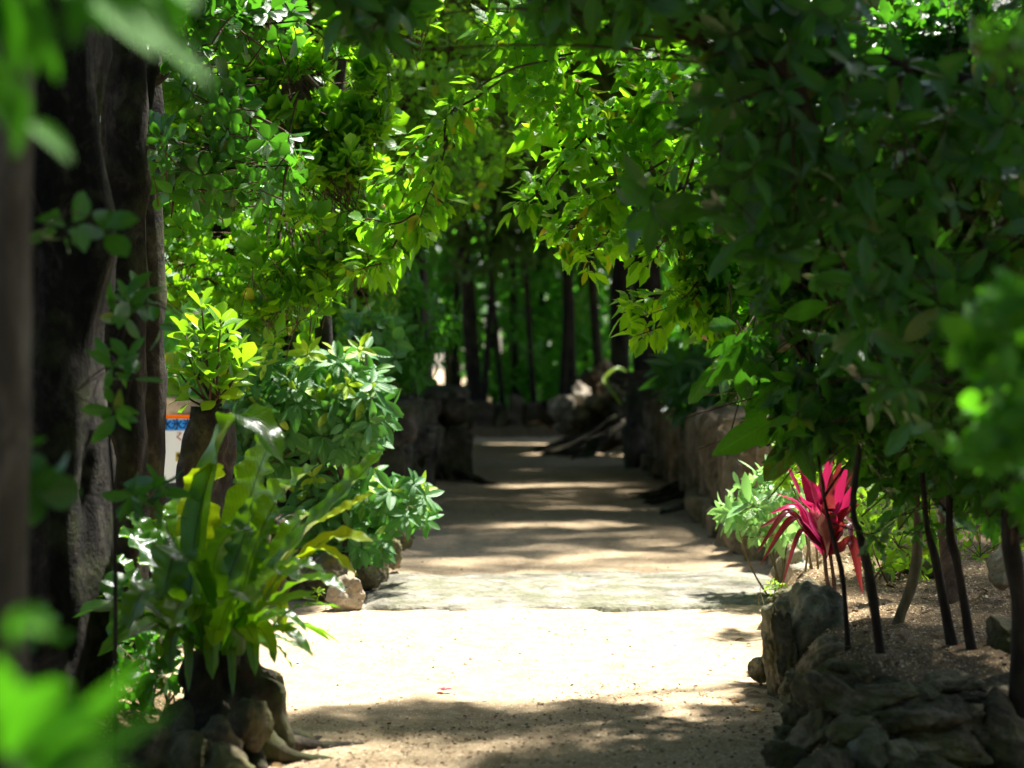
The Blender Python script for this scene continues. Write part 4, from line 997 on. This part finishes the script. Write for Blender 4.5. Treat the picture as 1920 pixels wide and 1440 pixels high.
for i, (px, pb, d, w, h, lab) in enumerate([
        (1500, 1130, 12.2, 70, 90, 'yellowish block at the foot of the wall behind the red leafed plant'),
        (1560, 1115, 12.6, 70, 80, 'yellowish block right of the one behind the red leafed plant'),
        (1480, 1090, 12.9, 50, 60, 'small yellowish block nearest the wall corner')]):
    R_at(lab, px, pb, d, w, h, 'rock_pale', .1, (.1*i, 0), box=.4, group='yellowish blocks at the wall foot')
# left side
G_L = 'rocks along the left path edge'
R_at('pale grey rock with a rounded top beside the flat slab', 648, 1152, 12.25, 62, 66, 'rock_pale', .09, (0, -.3), sub=5, group=G_L, cuts=6)
R_at('large brown rounded rock behind the pale grey rock', 600, 1124, 12.8, 90, 82, 'rock', .15, (.2, 0), sub=5, group=G_L, cuts=5)
R_at('dark stone left of the large brown rounded rock', 545, 1120, 12.9, 60, 70, 'rock_dark', .12, (.2, 0), group=G_L)
R_at('small tan stone on the soil left of the pale grey rock', 520, 1120, 12.6, 60, 40, 'rock', .08, (.2, 0), group=G_L)
R_at('upright mossy stone post under the low pale shrub', 708, 1092, 13.6, 48, 110, 'rock', .09, (.1, 0), box=.4, group=G_L)
R_at('knobbly brown rock between the mossy post and the path', 735, 1072, 14.3, 40, 60, 'rock', .09, (.5, .2), group=G_L, n2=.12)
R_at('small stone at the path edge past the knobbly rock', 758, 1030, 15.8, 30, 45, 'rock', .08, (.2, .1), group=G_L)
R_at('low mossy stone touching the left end of the slab', 690, 1100, 13.2, 60, 40, 'rock', .1, (.3, .1), group=G_L)
R_at('dark boulder under the shrub left of the path edge', 560, 1060, 14.2, 120, 100, 'rock_dark', .2, (.3, .1), group=G_L)
R_at('boulder behind the fern tips, left of the dark boulder', 470, 1060, 14.0, 100, 110, 'rock_dark', .2, (.3, .1), group=G_L)
# root stump under the fern and cobbles
def stump():
    c0 = np.array([-1.10, 7.75, 0.])
    t = empty('root_stump', (c0[0], c0[1], 0), 'gnarled stump with spreading roots carrying the bird nest fern', 'stump')
    b = MB(); limb(b, [c0+[-.02, 0, -.08], c0+[.0, 0, .12], c0+[-.04, 0, .28], c0+[-.05, .0, .40]], [.27, .20, .15, .10], 44, n=30, rough=.45, ridges=.25, freq=9)
    b.build('trunk', M['root'], t)
    rts = [([(.10, -.02, .12), (.22, .05, .03), (.36, .12, .0), (.5, .25, -.02)], .045), ([(.08, -.1, .15), (.17, -.12, .05), (.27, -.1, .0), (.42, -.06, -.02)], .05),
           ([(.05, -.15, .12), (.12, -.25, .03), (.2, -.4, -.01)], .05), ([(-.05, -.15, .15), (-.1, -.28, .06), (-.12, -.5, 0)], .06),
           ([(.1, .06, .1), (.25, .18, .02), (.32, .35, -.01)], .04), ([(-.15, -.05, .1), (-.3, -.15, .05), (-.5, -.2, .0)], .05), ([(.1, -.04, .25), (.16, -.08, .12), (.2, -.1, -.02)], .04)]
    for pts, r in rts:
        b = MB(); limb(b, [c0+np.array(p) for p in pts], [r, r*.75, r*.3], 12, n=20, rough=.35, freq=12, seed=r*100)
        b.build('root', M['root'], t)
stump()
for i, (px, pb, d, w, h, lab) in enumerate([
        (400, 1440, 7.3, 100, 90, 'rounded mossy cobble at the left foot of the root stump'), (330, 1470, 7.2, 120, 90, 'brown cobble low left of the root stump'),
        (345, 1390, 7.6, 90, 70, 'dark cobble behind the brown cobble by the stump'), (260, 1450, 7.2, 110, 90, 'dark cobble farthest left below the fern'),
        (468, 1400, 7.45, 70, 90, 'knobbly stone pressed against the right side of the root stump'), (430, 1480, 7.1, 100, 80, 'cobble cut by the bottom edge under the stump'),
        (500, 1340, 7.95, 60, 90, 'dark stone at the right of the root stump beside the sunlit path')]):
    R_at(lab, px, pb, d, w, h, 'rock' if i % 2 else 'rock_dark', None, (.3*i, .2), group='cobbles around the root stump', cuts=4, n1=.12)

# ------------------------------------------------------------------ flat slab
def slab():
    xs = np.arange(-1.15, 2.0, .022); ys = np.arange(11.95, 14.9, .022); X, Y = np.meshgrid(xs, ys)
    nz = np.array([mnoise.noise(Vector((x*2.2, y*2.2, 3)))+.5*mnoise.noise(Vector((x*6, y*6, 1))) for x, y in zip(X.ravel(), Y.ravel())]).reshape(X.shape)
    fn = np.array([mnoise.noise(Vector((x*5, y*13, 8)))+.6*mnoise.noise(Vector((x*14, y*28, 5))) for x, y in zip(X.ravel(), Y.ravel())]).reshape(X.shape)
    front = 12.22+.10*np.sin(X*1.7)+np.where(X > 1.32, .30, 0)+np.where(X < -.4, .1, 0)
    back = 14.3+.15*np.sin(X*2)
    sd = np.minimum(np.minimum(Y-front, back-Y), np.minimum(X+.97, 1.86-X))+nz*.10
    crack = np.exp(-((X-.35+.15*np.sin(Y*3)+nz*.1)/.015)**2)*.02
    Z = -.06+.075*np.clip(sd/.02, 0, 1)+.012*np.clip(sd/.12, 0, 1)+.010*nz*(sd > 0)+np.clip(sd, 0, 1)*.02+fn*.008*(sd > 0)-crack+.015*np.exp(-((X+.75)/.3)**2)*(sd > .03)+.02*np.exp(-((X-1.5)/.3)**2)*ss(12.6, 13.4, Y)*(sd > .03)
    V = np.stack([X, Y, Z], -1).reshape(-1, 3); nx, ny = len(xs), len(ys)
    i = np.arange(ny-1)[:, None]*nx+np.arange(nx-1)[None]; F = np.stack([i, i+1, i+1+nx, i+nx], -1).reshape(-1, 4)
    keep = (Z.ravel()[F] > -.059).any(1); F = F[keep]
    used, inv = np.unique(F, return_inverse=True)
    b = MB(); b.add(V[used], inv.reshape(-1, 4))
    o = b.build('stone_slab', M['slab']); tag(o, 'wide flat stone slab with mossy ends lying across the sunlit path', 'stone slab')
M['slab'] = rock_mat('flat_slab_stone', (.10, .095, .07), (.26, .24, .19), (.42, .40, .34), .6, 4.5, .9, (.10, .11, .05))
slab()

# ------------------------------------------------------------------ stone walls
def wall(name, label, stones, mat, cat='wall', group=None):
    VV = []; FF = []; n = 0
    for (x, y, z, sx, sy, sz, rz, sd) in stones:
        V, F = rock_geo(sd, 5, 4, .66, .07, .055, 1.7)
        # vertical fluting of weathered coral stone
        V = rotz(V*np.array([sx, sy, sz]), rz)+np.array([x, y, z])
        VV.append(V); FF += [[i+n for i in f] for f in F]; n += len(V)
    V = np.vstack(VV); o = empty(name, (V[:, 0].mean(), V[:, 1].mean(), 0), label, cat, group)
    mesh_tri('stonework', V-np.array(o.location), FF, M[mat], o)
    return o
rs = random.Random(5)
st = []
y = 14.75
while y < 29.6:
    w = rs.uniform(.28, .55); x = float(re_(y))+.22+.05*rs.uniform(-1, 1)
    h = 1.02+rs.uniform(-.07, .08) - (.04 if y > 18 else 0) + (.06 if y > 24 else 0)
    st.append((x, y+w/2, h/2-.06, .22, w/2*1.12, h/2+.08, rs.uniform(-.15, .15), int(y*10)))
    if rs.random() < .6: st.append((x+.1, y+w/2, h-.03, .26, w/2*1.2, .10, rs.uniform(-.4, .4), int(y*10)+7))
    if rs.random() < .5: st.append((x-.22, y+w*.6, .10, .12, w*.4, .16, rs.uniform(-.4, .4), int(y*10)+9))
    y += w*.98
st.append((2.12, 14.75, .5, .22, .2, .55, .1, 777)); st.append((2.2, 14.7, .99, .3, .22, .1, .2, 778))
wall('stone_wall', 'waist high wall of upright weathered coral stones along the right of the path', st, 'wall')
st = []; x = 2.5
while x < 5.2:
    w = rs.uniform(.35, .6); h = .85+rs.uniform(-.06, .06); st.append((x+w/2, 14.9, h/2, w/2*1.1, .2, h/2+.08, rs.uniform(-.1, .1), int(x*31)+300)); x += w
wall('stone_wall', 'low wall turning right behind the red leafed plant and green bush', st, 'wall')
wall('stone_pillar', 'tall stone pillar at the far end of the right wall', [(2.03, 30.3, .66, .27, .3, .74, .1, 91), (2.1, 30.4, 1.36, .33, .34, .09, .4, 92), (1.9, 30.0, .3, .2, .2, .4, .3, 93)], 'wall_far', 'pillar')
st = []; y = 18.6
while y < 37:
    w = rs.uniform(.4, .8)
    for lv in range(3):
        st.append((float(le(y))-.42+rs.uniform(-.08, .08), y+w/2+rs.uniform(-.1, .1), (.2+lv*.36), .36+rs.uniform(-.08, .1), w/2*1.1, .25, rs.uniform(-.3, .3), int(y*17)+lv))
    y += w
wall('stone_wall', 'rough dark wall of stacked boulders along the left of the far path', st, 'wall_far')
wall('stone_post', 'dark stone block post standing at the left path edge far away', [(-.78, 26.8, .33, .24, .26, .45, .1, 401), (-.82, 26.9, .86, .2, .22, .22, .4, 402)], 'wall_far', 'post')
wall('stone_post', 'pale tan stump post beyond the left wall at the path end', [(-.95, 38.6, .36, .13, .14, .62, .1, 405)], 'wall', 'post')
st = []; x = -1.4
while x < 3.2:
    w = rs.uniform(.3, .55); h = .62+rs.uniform(-.12, .22)+.12*x*.3
    st.append((x+w/2, 43.6, h/2, w/2*1.1, .3, h/2+.1, rs.uniform(-.1, .1), int(x*23)+600)); x += w
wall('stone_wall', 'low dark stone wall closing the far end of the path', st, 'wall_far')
# rock pile and roots at the right of the path end
for i, (px, pb, d, w, h, mt, lab) in enumerate([
        (1068, 815, 37.2, 42, 62, 'rock_pale', 'pale upright coral stone left of the root heap'), (1090, 760, 37.6, 34, 44, 'rock_pale', 'pale knobbly stone on top of the coral heap'),
        (1140, 790, 37.5, 60, 70, 'wall', 'round tan boulder in the middle of the heap'), (1175, 745, 37.8, 90, 50, 'wall_far', 'dark flat stone topping the heap beside the pillar'),
        (1115, 745, 38.2, 60, 40, 'wall_far', 'dark wedge stone behind the pale knobbly stone'), (1030, 800, 38.5, 40, 50, 'wall_far', 'dark boulder at the left of the coral heap'),
        (1170, 830, 36.6, 80, 80, 'wall_far', 'dark boulder at the foot of the heap near the pillar'), (1110, 820, 37.0, 60, 60, 'wall_far', 'brown boulder under the round tan boulder'),
        (1050, 775, 38.0, 26, 30, 'rock_pale', 'small pale stone at the upper left of the heap'), (1135, 712, 38.3, 24, 36, 'wall', 'small upright brown stone on top of the heap')]):
    R_at(lab, px, pb+5, d, w*1.1, h*1.15, mt, .35, (.3*i, .15), group='stones heaped at the path end', box=.2, n2=.17, cuts=13, n1=.22)
for k in range(14):
    q = random.random(); R_at('small rough stone in the heap at the path end', 1020+q*165, 835-q*75-random.random()*30, 36.3+random.random(), random.uniform(16, 34), random.uniform(14, 30), ('wall', 'rock_pale', 'rock')[k % 3], .2, (k, .3), group='small stones in the heap', n2=.15, sub=3)
def roots():
    t = empty('tree_roots', (1.2, 34, 0), 'tangle of brown surface roots spreading over the path end from the right', 'roots')
    b = None
    for k in range(16):
        x0 = random.uniform(1.7, 2.3); y0 = random.uniform(33.5, 36.3); x1 = random.uniform(.3, 1.3); y1 = y0+random.uniform(-1.2, .8)
        z0 = random.uniform(.25, .6); r = random.uniform(.05, .11)
        b = MB(); limb(b, [(x0, y0, z0), (x0*.6+x1*.4, y0*.6+y1*.4+random.uniform(-.3, .3), z0*.45+.05), (x0*.25+x1*.75, y0*.25+y1*.75+random.uniform(-.3, .3), .08), (x1, y1, .0)], [r*1.2, r, r*.8, r*.4], 9, n=26, rough=.3, freq=4, seed=k*3)
        b.build('root', M['root'], t)
roots()
for k, (px, py, d) in enumerate([(790, 905, 26.5)]):
    t = empty('tree_roots', (-.6, 26.3, 0), 'thin roots at the foot of the dark stone post', 'roots')
    for q in range(3):
        b = MB(); limb(b, [(-.75, 26.6-.2*q, .12), (-.45, 26.4-.3*q, .04), (-.3+.1*q, 26.2-.3*q, -.02)], [.04, .03, .012], 8, n=12, rough=.3); b.build('root', M['root'], t)
t = empty('tree_roots', (1.6, 22.4, 0), 'low roots crossing the shaded path from the right wall', 'roots')
for q, (ya, xb, r) in enumerate([(22.6, 1.2, .03), (21.9, 1.4, .03), (23.3, 1.25, .028), (20.4, 1.5, .025)]):
    b = MB(); limb(b, [(1.95, ya, .14), (1.6, ya-.1, .045), ((1.6+xb)/2, ya+.12, .02), (xb, ya, -.03)], [r*1.5, r, r*.8, r*.3], 8, n=18, rough=.3, seed=q); b.build('root', M['root'], t)
# far fern frond curving over the heap
t = empty('fern', (1.95, 35.5, 1.1), 'single curling green fern beside the pillar on the heap', 'fern')
for pts in ([(1165, 760), (1135, 715), (1160, 692), (1188, 715), (1186, 740), (1165, 752)], [(1200, 745), (1215, 715), (1235, 712), (1250, 735)]):
    b = MB(); strip(b, [P(x, y, 35.0+.1*i) for i, (x, y) in enumerate(pts)], .16, 30, 5, .2, 8, .9, 0, 'frond', .4); b.build('frond', M['fig'], t)

# ------------------------------------------------------------------ red cordyline
def cordyline():
    d = 9.75; b0 = P(1562, 1158, d); t = empty('red_cordyline', b0, 'red and magenta strap leafed plant standing in the right bed', 'plant')
    for pts, r in (([(1562, 1165), (1555, 1110), (1548, 1060), (1545, 1000)], .011), ([(1570, 1168), (1566, 1110), (1560, 1060), (1552, 1010)], .010)):
        b = MB(); limb(b, [P(x, y, d) for x, y in pts], [r*1.2, r, r*.9, r*.7], 10, n=24, rough=.15, freq=20); b.build('stem', M['stem_red'], t)
    Lv = [ # tip px,py, control, width px, mat, depth off
        ((1470, 858), (1500, 930), 26, 'pink', -.05), ((1560, 858), (1545, 930), 30, 'pink', .1), ((1535, 870), (1540, 930), 24, 'pink', 0), ((1505, 890), (1525, 950), 26, 'pink', .1),
        ((1585, 885), (1565, 950), 26, 'pink', .05), ((1520, 905), (1532, 960), 30, 'pink', -.15), ((1558, 900), (1552, 960), 26, 'maroon', -.1), ((1600, 915), (1575, 960), 22, 'pink', .15),
        ((1490, 872), (1530, 930), 20, 'maroon', .1), ((1545, 862), (1550, 930), 22, 'pink', .15), ((1575, 868), (1560, 930), 20, 'maroon', .12), ((1512, 880), (1535, 940), 18, 'pink', -.1), ((1595, 900), (1568, 950), 18, 'maroon', .1), ((1455, 925), (1495, 945), 20, 'pink', -.1), ((1440, 965), (1490, 950), 18, 'pink', -.05), ((1424, 990), (1480, 965), 22, 'maroon', -.1), ((1418, 1040), (1475, 962), 22, 'maroon', -.2),
        ((1425, 1060), (1485, 975), 24, 'maroon', -.1), ((1465, 1105), (1500, 1000), 16, 'maroon', -.1), ((1612, 945), (1580, 965), 20, 'maroon', -.1),
        ((1605, 985), (1580, 970), 20, 'maroon', .0), ((1600, 1040), (1590, 985), 20, 'maroon', -.1), ((1618, 1115), (1600, 1020), 26, 'maroon', -.15), 
        ((1500, 935), (1520, 960), 22, 'pink', -.25), ((1580, 935), (1565, 965), 22, 'pink', -.25), ((1445, 1010), (1495, 975), 18, 'pink', .1), ((1540, 945), (1542, 985), 22, 'maroon', -.3), ]
    for k, (tip, ct, w, mt, dz) in enumerate(Lv):
        if tip[1] < 925: dz -= .22; tip = (tip[0]+(tip[0]-1545)*.12, tip[1]-14)
        a = np.array([1549, 1005+k*1.6]); 
        b = MB(); m1 = (a*2+np.array(ct)*3)/5
        strip(b, [P(a[0], a[1], d), P(m1[0], m1[1], d+dz*.3), P(ct[0], ct[1], d+dz*.7), P(tip[0], tip[1], d+dz)], w*(1.35 if tip[1] < 930 else 1.05)/FPX*d, 26, 5, .10, 6, random.random(), random.uniform(-.8, .8), 'lance', .35, (0, -.6, .8))
        b.build('leaf', M[mt], t)
M['stem_red'] = bark_mat('reddish_stem', (.10, .05, .03), (.2, .12, .08), (.3, .2, .13), .05, 20, .4, 2)
cordyline()

bush('shrub', 'pale green and white leafed shrub before the right wall, left of the red plant', 'shrub', 1445, 12.8,
     [([(1400, 890), (1450, 860), (1500, 880), (1520, 960), (1480, 1010), (1420, 1000), (1370, 990), (1360, 960)], 12.4, 13.1, 90)], 'elliptic', 'vari', .10, (5, 8), spread=(40, 95))
bush('shrub', 'light green bush with thin stems in the bed behind the tan curved sapling', 'shrub', 1665, 11.0,
     [([(1590, 950), (1700, 930), (1790, 960), (1790, 1040), (1720, 1080), (1620, 1070)], 10.6, 11.5, 90)], 'elliptic', 'bush', .065, (4, 6), 10)
bush('shrub', 'yellow green bush behind the right end of the dark saplings', 'shrub', 1800, 12.5,
     [([(1560, 840), (1800, 820), (1950, 860), (1950, 1050), (1780, 1060), (1600, 1000)], 12.0, 13.2, 150)], 'elliptic', 'bush', .075, (4, 6), 8)
bush('flowering_shrub', 'bush with lime leaves behind the drooping leaves, above the red plant', 'shrub', 1510, 11.6,
     [([(1450, 780), (1520, 760), (1540, 900), (1450, 900)], 11.4, 11.9, 40)], 'ovate', 'bush', .07, (4, 6), 4)
bush('shrub', 'dark low plants leaning over the top of the right wall', 'shrub', 1345, 22.0,
     [([(1240, 660), (1420, 640), (1440, 790), (1330, 790), (1250, 740)], 20.5, 23.5, 170)], 'lance', 'dark', .3, (5, 8), 4, droop=.5, sr=.01)
bush('shrub', 'tuft of dark foliage on top of the left boulder wall', 'shrub', 740, 27.0,
     [([(700, 640), (760, 600), (790, 680), (770, 730), (710, 730)], 25.5, 28, 90)], 'elliptic', 'dark', .22, (5, 8), 4, sr=.01)
bush('shrub', 'low weeds with tiny leaves at the corner of the slab by the right rocks', 'weed', 1455, 11.6,
     [([(1440, 1090), (1475, 1090), (1470, 1125), (1445, 1125)], 11.4, 11.8, 12)], 'elliptic', 'bush', .035, (4, 6), 3, sr=.002)
bush('shrub', 'tiny weed growing beside the large brown rounded rock', 'weed', 602, 12.25,
     [([(592, 1105), (612, 1105), (610, 1122), (594, 1122)], 12.2, 12.3, 4)], 'elliptic', 'bush', .03, (4, 6), 2, sr=.0015)
bush('shrub', 'dark undergrowth with narrow leaves below the left trunks', 'shrub', 300, 8.3,
     [([(200, 1170), (330, 1180), (360, 1260), (340, 1340), (200, 1350)], 8.0, 8.5, 40)], 'elliptic', 'dark', .085, (3, 5), 6)


# pink hibiscus flowers
def flower(label, px, py, d, s):
    p = P(px, py, d); b = MB()
    ph = np.arange(5)/5*2*PI; yd = np.stack([np.cos(ph), -.5+0*ph, np.sin(ph)], 1)
    place(b, 'round', np.repeat(p[None], 5, 0), yd, np.repeat([[0, -1., .2]], 5, 0), np.full(5, s), R.random(5))
    o = b.build('flower', M['petal']); tag(o, label, 'flower')
flower('pink flower above the red plant among lime leaves', 1490, 776, 11.35, .05)
flower('pink flower half hidden behind drooping leaves', 1482, 838, 11.35, .04)
# things lying on the ground
def fallen(px, py, label, mat='fallen', s=.055, kind='elliptic', z=0.):
    d = (EYE-z)*FPX/(py-690); x = (px-960)/FPX*d; zz = surf(x, d)+.008
    d = (EYE-zz)*FPX/(py-690); x = (px-960)/FPX*d
    b = MB(); a = random.random()*6
    place(b, kind, np.array([[x, d, zz]]), np.array([[math.cos(a), math.sin(a), .12]]), np.array([[.1, .1, 1.]]), np.array([s]), np.array([random.random()]))
    o = b.build('fallen_leaf', M[mat]); tag(o, label, 'leaf', 'fallen leaves on the path')
fallen(1408, 1330, 'bright yellow fallen leaf nearest the right rocks on the path', s=.06, kind='round')
fallen(1300, 1364, 'orange yellow fallen leaf lowest on the right of the path')
fallen(1390, 1313, 'curled orange fallen leaf just behind the bright yellow one', s=.05)
fallen(1182, 1336, 'pale orange fallen leaf in the middle of the path at the shade edge', s=.05)
fallen(1418, 1283, 'orange fallen leaf at the foot of the corner rock', s=.05)
fallen(1318, 1295, 'small faded orange fallen leaf at the sun edge', s=.04)
fallen(1660, 1152, 'yellow fallen leaf in the bed by the curved sapling', s=.05, z=.3)
def petals():
    b = MB(); d = EYE*FPX/(1301-690); x = (831-960)/FPX*d; n = 3; ph = np.array([0, 2., 4.1])
    place(b, 'round', np.repeat([[x, d, surf(x, d)+.01]], n, 0), np.stack([np.cos(ph), np.sin(ph), .4+0*ph], 1), np.repeat([[0, 0, 1.]], n, 0), np.full(n, .045), R.random(n))
    tag(b.build('fallen_flower', M['petal']), 'small crimson flower lying alone on the sunlit path', 'flower')
petals()
def litter():
    b = MB()
    for mi, n, lo, hi in ((0, 15000, .007, .02), (1, 11000, .008, .024), (1, 1600, .010, .03)):
        x = R.uniform(-1.3, 4.2, n); y = 6.4+R.random(n)**1.4*6.0
        if n < 5000: x, y = R.uniform(-1.5, 2.2, n), R.uniform(8, 26, n)
        keep = (y < 8.9+.5*np.sin(x*3)) | (x > re_(y)+.1) | (R.random(n) < (.05 if n > 5000 else .5))
        x, y = x[keep], y[keep]; z = np.array([surf(a, c) for a, c in zip(x, y)])+.004; m = len(x)
        a = R.random(m)*6.28; k0 = len(b.m)
        place(b, 'cheap', np.stack([x, y, z], -1), np.stack([np.cos(a), np.sin(a), R.normal(size=m)*.25], -1), np.stack([R.normal(size=m)*.3, R.normal(size=m)*.3, np.ones(m)], -1), R.uniform(lo, hi, m), R.random(m), R.uniform(1.2, 2.2, m))
        for q in b.m[k0:]: q[:] = mi
    n = 420; x = R.uniform(-1.2, 4.0, n); y = R.uniform(6.8, 12.5, n); keep = (x > re_(y)-.12) | ((x < le(y)+.25) & (R.random(n) < .6)); x, y = x[keep], y[keep]; m = len(x)
    z = np.array([surf(a, c) for a, c in zip(x, y)])+.012; a = R.random(m)*6.28; k0 = len(b.m)
    place(b, 'elliptic', np.stack([x, y, z], -1), np.stack([np.cos(a), np.sin(a), R.normal(size=m)*.2], -1), np.stack([R.normal(size=m)*.35, R.normal(size=m)*.35, np.ones(m)], -1), R.uniform(.035, .075, m), R.random(m), R.uniform(.9, 1.4, m))
    for q in b.m[k0:]: q[:] = 2
    tag(b.build('ground_litter', [M['litter'], M['litter_dark'], M['dead_leaf']]), 'pale and brown crumbs of bark, petals and grit strewn over the soil', 'litter', kind='stuff')
M['dead_leaf'] = leaf_mat('dry_brown_leaf', (.06, .03, .015), (.28, .16, .06), (.2, .1, .03), .15, .6, .2, None, .9, 6)
M['litter'] = plain('pale_litter', (.62, .5, .33), .8); M['litter_dark'] = plain('brown_litter', (.13, .07, .035), .9)
litter()
for i, (px, py, s, lab) in enumerate([(742, 1083, .035, 'pebble on the path just past the slab left end'), (776, 1082, .03, 'small pebble right of the first pebble past the slab'), (490, 1138, .03, 'small tan pebble on the soil below the fern tips')]):
    d = EYE*FPX/(py-690); x = (px-960)/FPX*d
    rock(lab, (x, d, surf(x, d)+s*.4), (s*1.3, s, s*.8), 'rock', sub=3, name='pebble')

# ------------------------------------------------------------------ ice banner behind the trunks
def banner():
    d = 15.0; s = d/FPX; x0 = (333-960)*s; K = d/22.; zt = P(0, 778, d)[2]
    t = empty('shop_banner', (x0, d, surf(x0, d)), 'white shop banner with orange and blue bands seen between the left trunks', 'banner')
    def bx(name, xa, xb, za, zb, y, th, m):
        V = [(a, c, e) for a in (xa, xb) for c in (y, y+th) for e in (za, zb)]
        F = [(0, 1, 3, 2), (4, 6, 7, 5), (0, 4, 5, 1), (2, 3, 7, 6), (0, 2, 6, 4), (1, 5, 7, 3)]
        b = MB(); b.add(V, F); return b.build(name, M[m], t, smooth=False)
    z = lambda py: EYE-(py-690)*s
    w = .21*K
    bx('cloth', x0-w, x0+w, z(905), z(807), d, .004, 'white'); bx('border', x0-w, x0+w, z(787), z(785), d, .004, 'white')
    bx('band', x0-w-.002, x0+w+.002, z(785), z(778), d, .004, 'orange')
    bx('band', x0-w-.002, x0+w+.002, z(807), z(787), d, .004, 'blue')
    bx('tag', x0-.02*K, x0+.06*K, z(865), z(848), d-.006, .003, 'yellow')
    bx('pole', x0-w-.03, x0-w-.012, surf(x0, d), z(770), d, .018, 'white')
    def txt(ch, cx, py, size, m, nm='lettering'):
        cu = bpy.data.curves.new('glyph', 'FONT'); cu.body = ch; cu.size = size*K; cu.offset = .0022; cu.align_x = 'CENTER'; cu.align_y = 'CENTER'; cu.extrude = .0015
        o = bpy.data.objects.new('glyph', cu); col.objects.link(o)
        bpy.context.view_layer.update()
        me = bpy.data.meshes.new_from_object(o.evaluated_get(bpy.context.evaluated_depsgraph_get())); bpy.data.objects.remove(o)
        me.materials.clear(); me.materials.append(M[m]); q = bpy.data.objects.new(nm, me); col.objects.link(q); q.parent = t
        q.rotation_euler = (PI/2, 0, 0); q.location = ((cx-x0)*K, -.009, z(py)-t.location[2])
    txt('氷', x0-.005, 797, .125, 'navy'); txt('氷', x0+.115, 797, .125, 'navy'); txt('氷', x0-.125, 797, .125, 'navy')
    txt('く', x0+.02, 820, .09, 'red'); txt('ー', x0+.02, 812, .05, 'red'); txt('モ', x0+.02, 856, .06, 'navy')
banner()
for o in scene.objects:
    if '_w' in o: del o['_w']
